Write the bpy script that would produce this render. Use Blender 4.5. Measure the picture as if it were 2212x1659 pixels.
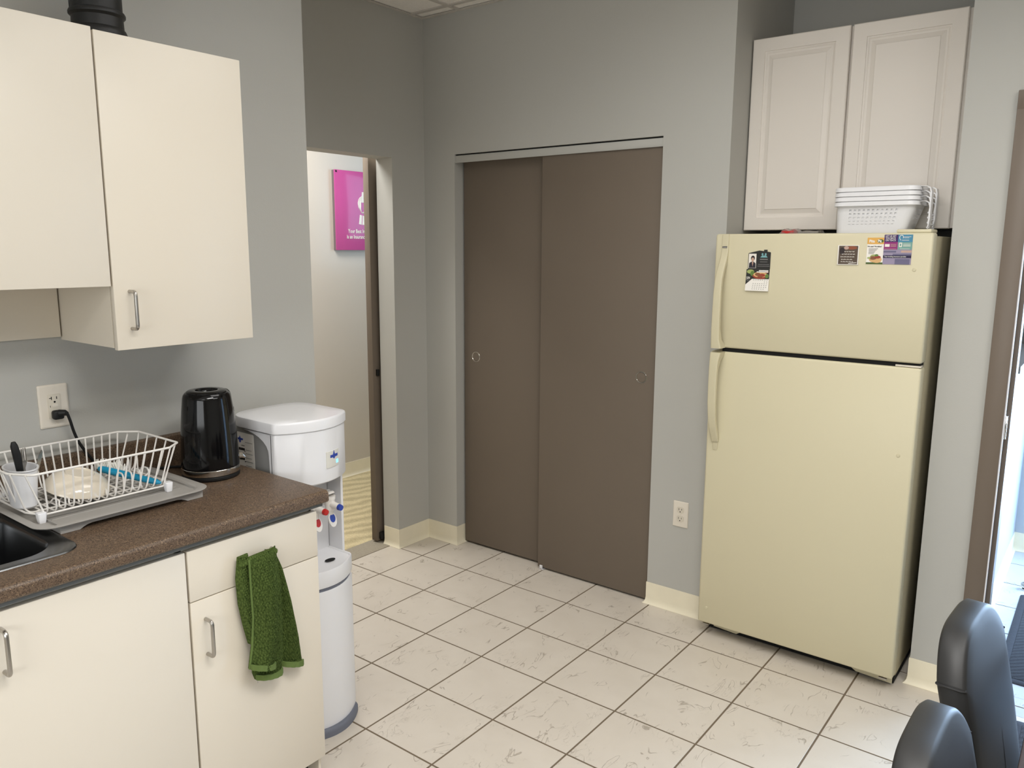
import bpy, bmesh, math, random
from mathutils import Matrix, Vector, noise as mnoise

random.seed(7)
PI = math.pi
SC = bpy.context.scene
COL = SC.collection
for _o in list(bpy.data.objects):
    bpy.data.objects.remove(_o)


def S(r, g, b):
    """sRGB 0-255 to linear"""
    f = lambda c: (c / 255 / 12.92) if c / 255 <= 0.04045 else ((c / 255 + 0.055) / 1.055) ** 2.4
    return (f(r), f(g), f(b), 1.0)


# ------------------------------------------------------------------ camera
cam_d = bpy.data.cameras.new('camera')
cam = bpy.data.objects.new('camera', cam_d)
COL.objects.link(cam)
cam_d.sensor_fit = 'HORIZONTAL'
cam_d.sensor_width = 36.0
cam_d.lens = 27.709206
cam_d.clip_start = 0.02
_R = [[0.7921022528312418, 0.6103624537604984, 0.005629928874773463],
      [-0.1079351448444754, 0.13098352355725912, 0.9854914109539094],
      [-0.6007695278283292, 0.7812176339509935, -0.16963190394774777]]
_M = Matrix(((_R[0][0], _R[1][0], -_R[2][0]), (_R[0][1], _R[1][1], -_R[2][1]), (_R[0][2], _R[1][2], -_R[2][2]))).to_4x4()
_M.translation = (2.781485631312209, -3.152213991691226, 1.6027577927100691)
cam.matrix_world = _M
SC.camera = cam

# ------------------------------------------------------------------ world, exposure
SC.view_settings.view_transform = 'Standard'
SC.view_settings.look = 'None'
SC.view_settings.gamma = 1.0
SC.view_settings.use_curve_mapping = False
SC.view_settings.exposure = 0.0
W = bpy.data.worlds.new('sky')
SC.world = W
W.use_nodes = True
W.node_tree.nodes['Background'].inputs[0].default_value = (0.72, 0.84, 1.0, 1)
W.node_tree.nodes['Background'].inputs[1].default_value = 0.6


# ------------------------------------------------------------------ large lights
def area(name, loc, direction, sx, sy, power, color, spread=PI):
    d = bpy.data.lights.new(name, 'AREA')
    d.shape = 'RECTANGLE'
    d.size = sx
    d.size_y = sy
    d.energy = power
    d.color = color
    d.spread = spread
    o = bpy.data.objects.new(name, d)
    COL.objects.link(o)
    o.location = loc
    o.rotation_euler = Vector(direction).to_track_quat('-Z', 'Y').to_euler()
    return o


WARM = (1.0, 0.975, 0.945)
COOL = (0.50, 0.71, 1.0)
# the ceiling troffers of the kitchen, and the daylight of the two glazed openings
TROFFERS = [(1.61, -1.30), (2.60, -2.35), (3.40, -1.30), (2.60, -4.25)]
for _i, (_x, _y) in enumerate(TROFFERS):
    area('troffer_light', (_x, _y, 2.70), (0, 0, -1), 0.55, 1.15, (6, 32, 16, 4)[_i], WARM, 2.85)
area('vestibule_daylight', (3.5, 1.70, 1.15), (-0.10, -1, -0.10), 1.05, 2.0, 150, COOL)
area('window_daylight', (2.45, -5.12, 1.55), (0.0, 1, 0.02), 2.2, 1.3, 34, (0.99, 1.0, 0.985))
area('office_daylight', (-0.42, 1.55, 1.95), (-1, 0, -0.05), 1.1, 1.1, 9, (0.50, 0.78, 1.0))
area('office_troffer_light', (-0.78, -0.66, 2.66), (0, 0, -1), 0.55, 1.1, 40, (1.0, 0.98, 0.95))


# ------------------------------------------------------------------ materials
def mat(name, color, rough=0.5, metal=0.0, bump=0.0, bscale=60.0, var=0.0, vscale=3.0, coat=0.0, emit=None, spec=0.5, trans=0.0, ior=1.45):
    m = bpy.data.materials.new(name)
    m.use_nodes = True
    nt = m.node_tree
    p = nt.nodes['Principled BSDF']
    p.inputs['Base Color'].default_value = color
    p.inputs['Roughness'].default_value = rough
    p.inputs['Metallic'].default_value = metal
    p.inputs['Coat Weight'].default_value = coat
    p.inputs['Coat Roughness'].default_value = 0.05
    p.inputs['Specular IOR Level'].default_value = spec
    p.inputs['Transmission Weight'].default_value = trans
    p.inputs['IOR'].default_value = ior
    if emit:
        p.inputs['Emission Color'].default_value = emit[0]
        p.inputs['Emission Strength'].default_value = emit[1]
    if bump or var:
        tc = nt.nodes.new('ShaderNodeTexCoord')
        if var:
            n = nt.nodes.new('ShaderNodeTexNoise')
            n.inputs['Scale'].default_value = vscale
            n.inputs['Detail'].default_value = 4
            nt.links.new(tc.outputs['Object'], n.inputs['Vector'])
            mx = nt.nodes.new('ShaderNodeMix')
            mx.data_type = 'RGBA'
            mx.inputs['A'].default_value = tuple(c * (1 - var) for c in color[:3]) + (1,)
            mx.inputs['B'].default_value = tuple(min(1, c * (1 + var)) for c in color[:3]) + (1,)
            nt.links.new(n.outputs['Fac'], mx.inputs['Factor'])
            nt.links.new(mx.outputs['Result'], p.inputs['Base Color'])
        if bump:
            n2 = nt.nodes.new('ShaderNodeTexNoise')
            n2.inputs['Scale'].default_value = bscale
            n2.inputs['Detail'].default_value = 3
            nt.links.new(tc.outputs['Object'], n2.inputs['Vector'])
            b = nt.nodes.new('ShaderNodeBump')
            b.inputs['Strength'].default_value = bump
            b.inputs['Distance'].default_value = 0.002
            nt.links.new(n2.outputs['Fac'], b.inputs['Height'])
            nt.links.new(b.outputs['Normal'], p.inputs['Normal'])
    return m


def nodes(m):
    return m.node_tree.nodes, m.node_tree.links, m.node_tree.nodes['Principled BSDF']


M = {}
M['wall'] = mat('painted_wall', S(184, 183, 177), 0.62, bump=0.10, bscale=220, var=0.02, vscale=2)
M['office_wall'] = mat('glossy_office_wall', S(205, 198, 188), 0.22, bump=0.02, bscale=30, var=0.02)
M['vest_wall'] = mat('vestibule_wall', S(180, 185, 190), 0.5, bump=0.06, bscale=200)
M['ceiling'] = mat('ceiling_tile', S(246, 241, 234), 0.9, bump=0.6, bscale=180, var=0.05, vscale=90)
M['tee'] = mat('ceiling_tee', S(200, 194, 186), 0.5, var=0.01)
M['taupe'] = mat('taupe_door_paint', S(116, 105, 93), 0.55, spec=0.25, bump=0.05, bscale=300, var=0.03, vscale=4)
M['frame_taupe'] = mat('taupe_frame_paint', S(112, 100, 88), 0.40, bump=0.04, bscale=250, var=0.02)
M['base'] = mat('cream_vinyl_base', S(236, 228, 204), 0.42, bump=0.04, bscale=60, var=0.05, vscale=18)
M['mel'] = mat('white_melamine', S(226, 217, 201), 0.38, bump=0.02, bscale=500, var=0.008, vscale=5)
M['therm'] = mat('white_thermofoil', S(228, 221, 212), 0.36, var=0.01, vscale=4)
M['cream'] = mat('almond_enamel', S(210, 202, 172), 0.38, bump=0.05, bscale=420, var=0.012, vscale=3)
M['creamdk'] = mat('almond_plastic', S(206, 198, 168), 0.45, var=0.02)
M['cream_shaded'] = mat('almond_textured_shaded', S(172, 164, 138), 0.6, bump=0.15, bscale=350, var=0.02)  # same almond as the doors, its colour dimmed for the shaded body side
M['steel'] = mat('brushed_nickel', S(178, 174, 168), 0.28, 1.0, bump=0.03, bscale=300)
M['chrome'] = mat('chrome', S(215, 213, 208), 0.12, 1.0, var=0.01)
M['sinksteel'] = mat('stainless_sink', S(120, 121, 122), 0.22, 1.0, bump=0.06, bscale=250)
M['black'] = mat('black_gloss_plastic', S(10, 10, 11), 0.09, spec=0.45, var=0.02)
M['blackmat'] = mat('black_matte_plastic', S(22, 22, 22), 0.45, bump=0.15, bscale=160, var=0.1)
M['blackrub'] = mat('black_rubber', S(18, 18, 18), 0.55, var=0.1)
M['void'] = mat('black_gap', S(10, 10, 10), 0.8, var=0.05)
M['darkstrip'] = mat('grey_substrate', S(96, 98, 96), 0.6, bump=0.1, bscale=150, var=0.05)
M['whitepl'] = mat('white_plastic', S(232, 232, 234), 0.28, var=0.006)
M['whitewire'] = mat('white_vinyl_coat', S(236, 232, 226), 0.30, var=0.01)
M['greyside'] = mat('grey_plastic_side', S(150, 150, 148), 0.42, bump=0.05, bscale=200, var=0.01)
M['coolgrey'] = mat('slate_grey_plastic', S(108, 112, 124), 0.5, var=0.02)
M['red'] = mat('red_plastic', S(190, 40, 36), 0.35, var=0.02)
M['blue'] = mat('blue_plastic', S(44, 70, 165), 0.35, var=0.02)
M['teal'] = mat('teal_brush_plastic', S(22, 138, 176), 0.32, var=0.03)
M['bristle'] = mat('white_bristle', S(228, 226, 218), 0.6, var=0.03)
M['bowl'] = mat('cream_ceramic', S(228, 218, 200), 0.12, coat=0.5, var=0.01)
M['leather'] = mat('black_leatherette', S(36, 36, 36), 0.50, bump=0.06, bscale=900, var=0.06, vscale=30)
M['leather_dk'] = mat('black_leather_seat', S(30, 30, 31), 0.50, bump=0.06, bscale=900, var=0.06, vscale=30)
M['wood'] = mat('dark_wood', S(58, 46, 40), 0.45, var=0.25, vscale=25)
M['plate'] = mat('ivory_plate', S(226, 218, 204), 0.35, var=0.01)
M['platefc'] = mat('ivory_receptacle', S(216, 208, 192), 0.35, var=0.01)
M['paper'] = mat('white_paper', S(238, 234, 226), 0.6, var=0.01)
M['ink'] = mat('black_ink', S(24, 22, 22), 0.5, var=0.02)
M['inkgrey'] = mat('grey_ink', S(128, 126, 124), 0.6, var=0.02)
M['inkwhite'] = mat('white_ink', S(245, 242, 238), 0.5, var=0.01)
M['pink'] = mat('magenta_acrylic', S(192, 84, 152), 0.16, coat=0.3, var=0.06, vscale=6)
M['signedge'] = mat('sign_edge_grey', S(120, 108, 112), 0.4, var=0.02)
M['matdark'] = mat('charcoal_mat_edge', S(44, 45, 52), 0.8, bump=0.4, bscale=120, var=0.2, vscale=60)
M['glassdark'] = mat('dark_window_glass', S(70, 76, 84), 0.06, coat=0.5, var=0.05)
M['grout'] = mat('brown_grout', S(112, 98, 80), 0.85, bump=0.3, bscale=220, var=0.12, vscale=14)
M['led'] = mat('blue_led', S(120, 200, 255), 0.4, emit=((0.25, 0.65, 1.0, 1), 1.2))
M['diffuser'] = mat('troffer_diffuser', S(240, 240, 235), 0.5, emit=((1.0, 0.97, 0.92, 1), 1.5))
M['fluocream'] = mat('frosted_panel', S(222, 220, 212), 0.3, var=0.01)

# frosted drip tray: slightly translucent
M['frost'] = mat('frosted_grey_plastic', S(186, 182, 176), 0.32, trans=0.30, ior=1.2, var=0.02)
M['clearpl'] = mat('clear_plastic', S(238, 236, 232), 0.10, trans=0.85, ior=1.3, var=0.01)


def tile_material(name, base, dark, light, seed):
    m = bpy.data.materials.new(name)
    m.use_nodes = True
    N, L, p = nodes(m)
    tc = N.new('ShaderNodeTexCoord')
    oi = N.new('ShaderNodeObjectInfo')
    cb = N.new('ShaderNodeCombineXYZ')
    mul = N.new('ShaderNodeMath'); mul.operation = 'MULTIPLY'; mul.inputs[1].default_value = 37.0
    L.new(oi.outputs['Random'], mul.inputs[0])
    L.new(mul.outputs[0], cb.inputs[0]); L.new(mul.outputs[0], cb.inputs[1])
    cb.inputs[2].default_value = seed
    add = N.new('ShaderNodeVectorMath'); add.operation = 'ADD'
    L.new(tc.outputs['Object'], add.inputs[0]); L.new(cb.outputs[0], add.inputs[1])

    def nz(scale, detail, vec, dist=0.0):
        n = N.new('ShaderNodeTexNoise')
        n.inputs['Scale'].default_value = scale
        n.inputs['Detail'].default_value = detail
        n.inputs['Distortion'].default_value = dist
        L.new(vec, n.inputs['Vector'])
        return n.outputs['Fac']

    def math_(op, a, b=None, c=None):
        n = N.new('ShaderNodeMath'); n.operation = op
        for k, v in enumerate((a, b, c)):
            if v is None: continue
            if isinstance(v, (int, float)): n.inputs[k].default_value = v
            else: L.new(v, n.inputs[k])
        return n.outputs[0]

    def ramp(v, a, b):
        n = N.new('ShaderNodeMapRange')
        n.inputs['From Min'].default_value = a; n.inputs['From Max'].default_value = b
        L.new(v, n.inputs['Value'])
        return n.outputs['Result']
    mp = N.new('ShaderNodeMapping')
    mp.inputs['Rotation'].default_value = (0, 0, 0.55)
    mp.inputs['Scale'].default_value = (2.3, 1.0, 1.0)
    L.new(add.outputs[0], mp.inputs['Vector'])
    v1 = nz(6.5, 2.5, mp.outputs[0], 1.2)
    crack = ramp(math_('ABSOLUTE', math_('SUBTRACT', v1, 0.5)), 0.016, 0.003)
    mask = ramp(nz(11.0, 2.0, add.outputs[0]), 0.55, 0.60)
    c1 = math_('MULTIPLY', crack, mask)
    v2 = nz(17.0, 3.0, mp.outputs[0], 0.8)
    crack2 = ramp(math_('ABSOLUTE', math_('SUBTRACT', v2, 0.52)), 0.022, 0.004)
    mask2 = ramp(nz(9.0, 2.0, add.outputs[0], 0.5), 0.57, 0.68)
    c2 = math_('MULTIPLY', math_('MULTIPLY', crack2, mask2), 0.55)
    spk = ramp(nz(130.0, 2.0, mp.outputs[0]), 0.70, 0.76)
    spk = math_('MULTIPLY', math_('MULTIPLY', spk, mask2), 0.55)
    tot = math_('MAXIMUM', math_('MAXIMUM', c1, c2), spk)
    cloud = nz(7.0, 5.0, add.outputs[0], 0.4)
    mx = N.new('ShaderNodeMix'); mx.data_type = 'RGBA'
    mx.inputs['A'].default_value = base; mx.inputs['B'].default_value = light
    L.new(cloud, mx.inputs['Factor'])
    mx2 = N.new('ShaderNodeMix'); mx2.data_type = 'RGBA'
    L.new(mx.outputs['Result'], mx2.inputs['A'])
    mx2.inputs['B'].default_value = dark
    L.new(math_('MULTIPLY', tot, 0.52), mx2.inputs['Factor'])
    L.new(mx2.outputs['Result'], p.inputs['Base Color'])
    p.inputs['Roughness'].default_value = 0.34
    b = N.new('ShaderNodeBump'); b.inputs['Strength'].default_value = 0.35; b.inputs['Distance'].default_value = 0.0015
    h = math_('SUBTRACT', math_('MULTIPLY', nz(40.0, 4.0, add.outputs[0]), 0.5), tot)
    L.new(h, b.inputs['Height']); L.new(b.outputs['Normal'], p.inputs['Normal'])
    return m


M['tile'] = tile_material('beige_stone_tile', S(199, 190, 177), S(116, 102, 84), S(213, 205, 193), 1.3)
M['tile_v'] = tile_material('daylit_vestibule_tile', S(176, 180, 188), S(128, 130, 136), S(190, 194, 202), 5.1)  # same tile, with the cool daylight put into its colour


def laminate():
    m = bpy.data.materials.new('brown_speckled_laminate')
    m.use_nodes = True
    N, L, p = nodes(m)
    tc = N.new('ShaderNodeTexCoord')
    vo = N.new('ShaderNodeTexVoronoi'); vo.inputs['Scale'].default_value = 470
    L.new(tc.outputs['Object'], vo.inputs['Vector'])
    sp = N.new('ShaderNodeSeparateColor'); L.new(vo.outputs['Color'], sp.inputs[0])
    n = N.new('ShaderNodeTexNoise'); n.inputs['Scale'].default_value = 120; n.inputs['Detail'].default_value = 4
    L.new(tc.outputs['Object'], n.inputs['Vector'])
    ad = N.new('ShaderNodeMath'); ad.operation = 'MULTIPLY_ADD'; ad.inputs[1].default_value = 0.72
    L.new(sp.outputs[0], ad.inputs[0])
    m2 = N.new('ShaderNodeMath'); m2.operation = 'MULTIPLY'; m2.inputs[1].default_value = 0.28
    L.new(n.outputs['Fac'], m2.inputs[0]); L.new(m2.outputs[0], ad.inputs[2])
    cr = N.new('ShaderNodeValToRGB')
    e = cr.color_ramp.elements
    e[0].position = 0.0; e[0].color = S(50, 39, 31)
    e[1].position = 1.0; e[1].color = S(164, 137, 108)
    for pos, c in ((0.24, S(72, 57, 45)), (0.34, S(94, 77, 62)), (0.74, S(103, 85, 68)), (0.84, S(128, 106, 83))):
        x = e.new(pos); x.color = c
    L.new(ad.outputs[0], cr.inputs[0]); L.new(cr.outputs[0], p.inputs['Base Color'])
    p.inputs['Roughness'].default_value = 0.40
    p.inputs['Specular IOR Level'].default_value = 0.35
    return m


M['laminate'] = laminate()


def towel_mat():
    m = bpy.data.materials.new('green_terry')
    m.use_nodes = True
    N, L, p = nodes(m)
    tc = N.new('ShaderNodeTexCoord')
    mp = N.new('ShaderNodeMapping'); mp.inputs['Rotation'].default_value = (0.75, 0, 0); mp.inputs['Scale'].default_value = (1, 1.0, 0.55)
    L.new(tc.outputs['Object'], mp.inputs['Vector'])
    vo = N.new('ShaderNodeTexVoronoi'); vo.inputs['Scale'].default_value = 210; vo.inputs['Randomness'].default_value = 0.55
    L.new(mp.outputs[0], vo.inputs['Vector'])
    n = N.new('ShaderNodeTexNoise'); n.inputs['Scale'].default_value = 600; n.inputs['Detail'].default_value = 3
    L.new(tc.outputs['Object'], n.inputs['Vector'])
    a = N.new('ShaderNodeMath'); a.operation = 'MULTIPLY_ADD'; a.inputs[1].default_value = 1.2
    L.new(vo.outputs['Distance'], a.inputs[0]); L.new(n.outputs['Fac'], a.inputs[2])
    mr = N.new('ShaderNodeMapRange'); mr.inputs['From Min'].default_value = 0.4; mr.inputs['From Max'].default_value = 1.5
    L.new(a.outputs[0], mr.inputs['Value'])
    mx = N.new('ShaderNodeMix'); mx.data_type = 'RGBA'
    mx.inputs['A'].default_value = S(116, 136, 72); mx.inputs['B'].default_value = S(58, 75, 34)
    L.new(mr.outputs['Result'], mx.inputs['Factor']); L.new(mx.outputs['Result'], p.inputs['Base Color'])
    b = N.new('ShaderNodeBump'); b.invert = True; b.inputs['Strength'].default_value = 1.0; b.inputs['Distance'].default_value = 0.004
    L.new(a.outputs[0], b.inputs['Height']); L.new(b.outputs['Normal'], p.inputs['Normal'])
    p.inputs['Roughness'].default_value = 0.95
    p.inputs['Specular IOR Level'].default_value = 0.1
    return m


M['towel'] = towel_mat()
M['hem'] = mat('green_hem', S(98, 118, 60), 0.9, bump=0.6, bscale=700, var=0.12, vscale=160)


def stripe_mat(name, c1, c2, scale, rot=0.0, rough=0.95, bump=0.6, dist=2.0, nscale=240):
    m = bpy.data.materials.new(name)
    m.use_nodes = True
    N, L, p = nodes(m)
    tc = N.new('ShaderNodeTexCoord')
    mp = N.new('ShaderNodeMapping'); mp.inputs['Rotation'].default_value = (0, 0, rot)
    L.new(tc.outputs['Object'], mp.inputs['Vector'])
    w = N.new('ShaderNodeTexWave'); w.inputs['Scale'].default_value = scale; w.inputs['Distortion'].default_value = dist
    w.inputs['Detail'].default_value = 3
    L.new(mp.outputs[0], w.inputs['Vector'])
    n = N.new('ShaderNodeTexNoise'); n.inputs['Scale'].default_value = nscale; n.inputs['Detail'].default_value = 3
    L.new(tc.outputs['Object'], n.inputs['Vector'])
    a = N.new('ShaderNodeMath'); a.operation = 'MULTIPLY_ADD'; a.inputs[1].default_value = 0.45
    L.new(w.outputs['Fac'], a.inputs[0])
    mm = N.new('ShaderNodeMath'); mm.operation = 'MULTIPLY'; mm.inputs[1].default_value = 0.75
    L.new(n.outputs['Fac'], mm.inputs[0]); L.new(mm.outputs[0], a.inputs[2])
    mx = N.new('ShaderNodeMix'); mx.data_type = 'RGBA'
    mx.inputs['A'].default_value = c1; mx.inputs['B'].default_value = c2
    L.new(a.outputs[0], mx.inputs['Factor']); L.new(mx.outputs['Result'], p.inputs['Base Color'])
    b = N.new('ShaderNodeBump'); b.inputs['Strength'].default_value = bump; b.inputs['Distance'].default_value = 0.004
    L.new(a.outputs[0], b.inputs['Height']); L.new(b.outputs['Normal'], p.inputs['Normal'])
    p.inputs['Roughness'].default_value = rough
    return m


M['carpet'] = stripe_mat('striped_loop_carpet', S(150, 136, 104), S(218, 204, 164), 3.2, 0.35, bump=0.8, dist=7.0, nscale=110)
M['carpet_edge'] = mat('grey_loop_carpet', S(158, 150, 134), 0.95, bump=0.9, bscale=260, var=0.3, vscale=220)
M['floormat'] = stripe_mat('ribbed_navy_mat', S(22, 23, 27), S(54, 56, 63), 14.0, 0.8, bump=1.0)


# ------------------------------------------------------------------ mesh helpers
class B:
    """collects shapes into one bmesh"""

    def __init__(self):
        self.bm = bmesh.new()

    def _merge(self, t, mi=0, mtx=None):
        if mtx is not None:
            bmesh.ops.transform(t, matrix=mtx, verts=t.verts)
        for f in t.faces:
            f.material_index = mi
        me = bpy.data.meshes.new('tmp')
        t.to_mesh(me)
        t.free()
        self.bm.from_mesh(me)
        bpy.data.meshes.remove(me)
        return self

    def box(self, x0, x1, y0, y1, z0, z1, bev=0.0, mi=0, seg=2, mtx=None):
        t = bmesh.new()
        bmesh.ops.create_cube(t, size=1)
        for v in t.verts:
            v.co = Vector(((x0 + x1) / 2 + v.co.x * (x1 - x0), (y0 + y1) / 2 + v.co.y * (y1 - y0), (z0 + z1) / 2 + v.co.z * (z1 - z0)))
        if bev:
            bmesh.ops.bevel(t, geom=list(t.edges), offset=bev, segments=seg, affect='EDGES', profile=0.5)
        return self._merge(t, mi, mtx)

    def cyl(self, p0, p1, r0, r1=None, n=20, mi=0, caps=True):
        r1 = r0 if r1 is None else r1
        p0, p1 = Vector(p0), Vector(p1)
        d = p1 - p0
        t = bmesh.new()
        bmesh.ops.create_cone(t, cap_ends=caps, segments=n, radius1=r0, radius2=r1, depth=d.length)
        q = d.to_track_quat('Z', 'Y').to_matrix().to_4x4()
        q.translation = (p0 + p1) / 2
        return self._merge(t, mi, q)

    def sph(self, c, r, sc=(1, 1, 1), n=16, mi=0):
        t = bmesh.new()
        bmesh.ops.create_uvsphere(t, u_segments=n, v_segments=max(6, n // 2), radius=r)
        m = Matrix.Diagonal((sc[0], sc[1], sc[2], 1))
        m.translation = c
        return self._merge(t, mi, m)

    def tube(self, pts, r, n=8, mi=0, closed=False, flat=1.0):
        pts = [Vector(p) for p in pts]
        t = bmesh.new()
        k = len(pts)
        rings = []
        prev = None
        for i, p in enumerate(pts):
            a = pts[(i - 1) % k] if (closed or i > 0) else p
            b = pts[(i + 1) % k] if (closed or i < k - 1) else p
            d = (b - a).normalized()
            if prev is None:
                up = Vector((0, 0, 1)) if abs(d.z) < 0.9 else Vector((1, 0, 0))
                u = d.cross(up).normalized()
            else:
                u = (prev - d * prev.dot(d)).normalized()
            prev = u
            w = d.cross(u)
            rr = r[i] if isinstance(r, (list, tuple)) else r
            rings.append([t.verts.new(p + (u * math.cos(2 * PI * j / n) + w * math.sin(2 * PI * j / n) * flat) * rr) for j in range(n)])
        for i in range(k if closed else k - 1):
            A, Bq = rings[i], rings[(i + 1) % k]
            for j in range(n):
                t.faces.new((A[j], A[(j + 1) % n], Bq[(j + 1) % n], Bq[j]))
        if not closed:
            t.faces.new(rings[0][::-1])
            t.faces.new(rings[-1])
        bmesh.ops.recalc_face_normals(t, faces=t.faces)
        return self._merge(t, mi)

    def lathe(self, prof, c=(0, 0, 0), n=40, mi=0, mtx=None):
        """prof: list of (r,z)"""
        t = bmesh.new()
        rings = []
        for r, z in prof:
            if r < 1e-6:
                rings.append([t.verts.new((c[0], c[1], c[2] + z))])
            else:
                rings.append([t.verts.new((c[0] + r * math.cos(2 * PI * j / n), c[1] + r * math.sin(2 * PI * j / n), c[2] + z)) for j in range(n)])
        for A, Bq in zip(rings, rings[1:]):
            for j in range(n):
                j2 = (j + 1) % n
                if len(A) == 1 and len(Bq) == 1:
                    continue
                if len(A) == 1:
                    t.faces.new((A[0], Bq[j2], Bq[j]))
                elif len(Bq) == 1:
                    t.faces.new((A[j], A[j2], Bq[0]))
                else:
                    t.faces.new((A[j], A[j2], Bq[j2], Bq[j]))
        bmesh.ops.recalc_face_normals(t, faces=t.faces)
        return self._merge(t, mi, mtx)

    def loft(self, rings, cap0=True, cap1=True, mi=0, closed=True, mtx=None, mis=None):
        t = bmesh.new()
        rs = [[t.verts.new(Vector(p)) for p in r] for r in rings]
        n = len(rs[0])
        for A, Bq in zip(rs, rs[1:]):
            for j in range(n if closed else n - 1):
                j2 = (j + 1) % n
                t.faces.new((A[j], A[j2], Bq[j2], Bq[j]))
        if cap0:
            t.faces.new(rs[0][::-1])
        if cap1:
            t.faces.new(rs[-1])
        bmesh.ops.recalc_face_normals(t, faces=t.faces)
        return self._merge(t, mi, mtx)

    def prism(self, poly, axis, a, b, mi=0, bev=0.0, mtx=None):
        """poly of 2d points in the plane normal to axis: x->(y,z) y->(x,z) z->(x,y)"""
        def P(p, h):
            return {'x': (h, p[0], p[1]), 'y': (p[0], h, p[1]), 'z': (p[0], p[1], h)}[axis]
        t = bmesh.new()
        A = [t.verts.new(P(p, a)) for p in poly]
        Bq = [t.verts.new(P(p, b)) for p in poly]
        n = len(poly)
        for j in range(n):
            t.faces.new((A[j], A[(j + 1) % n], Bq[(j + 1) % n], Bq[j]))
        t.faces.new(A[::-1])
        t.faces.new(Bq)
        bmesh.ops.recalc_face_normals(t, faces=t.faces)
        if bev:
            bmesh.ops.bevel(t, geom=list(t.edges), offset=bev, segments=2, affect='EDGES', profile=0.5)
        return self._merge(t, mi, mtx)

    def quad(self, pts, mi=0):
        t = bmesh.new()
        t.faces.new([t.verts.new(p) for p in pts])
        return self._merge(t, mi)


def flush(b, name, mats, angle=35):
    me = bpy.data.meshes.new(name)
    b.bm.to_mesh(me)
    b.bm.free()
    for m in (mats if isinstance(mats, (list, tuple)) else [mats]):
        me.materials.append(m)
    me.polygons.foreach_set('use_smooth', [True] * len(me.polygons))
    me.set_sharp_from_angle(angle=math.radians(angle))
    return me


def world_loc(o):
    v = Vector((0, 0, 0))
    while o is not None:
        v = v + o.location
        o = o.parent
    return v


def obj(name, b, mats, parent=None, label=None, angle=35, local=False):
    me = flush(b, name, mats, angle)
    o = bpy.data.objects.new(name, me)
    COL.objects.link(o)
    if parent is not None:
        if not local:
            me.transform(Matrix.Translation(-world_loc(parent)))
        o.parent = parent
    if label:
        o['label'] = label
    return o


def struct(name, b, mats, parent=None, label=None):
    o = obj(name, b, mats, parent)
    if parent is None:
        o['kind'] = 'structure'
    if label:
        o['label'] = label
    return o


def tag(o, label, cat, group=None):
    o['label'] = label
    o['category'] = cat
    if group:
        o['group'] = group
    return o


def thing(name, loc, label, cat, group=None):
    o = bpy.data.objects.new(name, None)
    COL.objects.link(o)
    o.location = loc
    o.empty_display_size = 0.05
    return tag(o, label, cat, group)


def copy_tree(o, parent=None):
    c = o.copy()
    COL.objects.link(c)
    if parent is not None:
        c.parent = parent
    for ch in list(o.children):
        copy_tree(ch, c)
    return c


def text(name, s, size, loc, face, m, parent=None, align='LEFT', extrude=0.0003, bold=0.0, xs=1.0, space=1.0):
    """flat lettering; face: '-y' or '+x'"""
    cu = bpy.data.curves.new(name, 'FONT')
    cu.body = s
    cu.size = size
    cu.align_x = align
    cu.align_y = 'TOP_BASELINE'
    cu.extrude = extrude
    cu.offset = bold
    cu.space_line = space
    cu.resolution_u = 3
    tmp = bpy.data.objects.new('tmp_text', cu)
    COL.objects.link(tmp)
    dg = bpy.context.evaluated_depsgraph_get()
    me = bpy.data.meshes.new_from_object(tmp.evaluated_get(dg))
    bpy.data.objects.remove(tmp)
    bpy.data.curves.remove(cu)
    R = Matrix.Rotation(PI / 2, 4, 'X')
    if face == '+x':
        R = Matrix.Rotation(PI / 2, 4, 'Z') @ R
    me.transform(Matrix.Translation(Vector(loc)) @ R @ Matrix.Diagonal((xs, 1, 1, 1)))
    me.materials.clear()
    me.materials.append(m)
    me.name = name
    o = bpy.data.objects.new(name, me)
    COL.objects.link(o)
    if parent is not None:
        me.transform(Matrix.Translation(-world_loc(parent)))
        o.parent = parent
    return o


def arc_pts(c, r, a0, a1, n):
    return [(c[0] + r * math.cos(a0 + (a1 - a0) * i / n), c[1] + r * math.sin(a0 + (a1 - a0) * i / n)) for i in range(n + 1)]


def round_poly(pts, radii, seg=6):
    out = []
    n = len(pts)
    for i, p in enumerate(pts):
        r = radii[i] if isinstance(radii, (list, tuple)) else radii
        p = Vector(p)
        if not r:
            out.append(tuple(p))
            continue
        a = (Vector(pts[i - 1]) - p)
        b = (Vector(pts[(i + 1) % n]) - p)
        la, lb = a.length, b.length
        a.normalize(); b.normalize()
        ang = a.angle(b)
        d = min(r / math.tan(ang / 2), la * 0.49, lb * 0.49)
        p0, p1 = p + a * d, p + b * d
        for k in range(seg + 1):
            t = k / seg
            q = p0 * (1 - t) ** 2 + p * 2 * t * (1 - t) + p1 * t ** 2
            out.append(tuple(q))
    return out


def rrect(x0, x1, y0, y1, r, seg=6):
    o = []
    for c, a in (((x1 - r, y1 - r), 0), ((x0 + r, y1 - r), PI / 2), ((x0 + r, y0 + r), PI), ((x1 - r, y0 + r), 1.5 * PI)):
        o += arc_pts(c, r, a, a + PI / 2, seg)
    return o


def fillet3(pts, r, seg=4):
    """round the inner corners of a 3d polyline"""
    pts = [Vector(p) for p in pts]
    out = [pts[0]]
    for i in range(1, len(pts) - 1):
        p = pts[i]
        a, b = pts[i - 1] - p, pts[i + 1] - p
        d = min(r, a.length * 0.49, b.length * 0.49)
        p0, p1 = p + a.normalized() * d, p + b.normalized() * d
        for k in range(seg + 1):
            t = k / seg
            out.append(p0 * (1 - t) ** 2 + p * 2 * t * (1 - t) + p1 * t ** 2)
    out.append(pts[-1])
    return out


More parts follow.
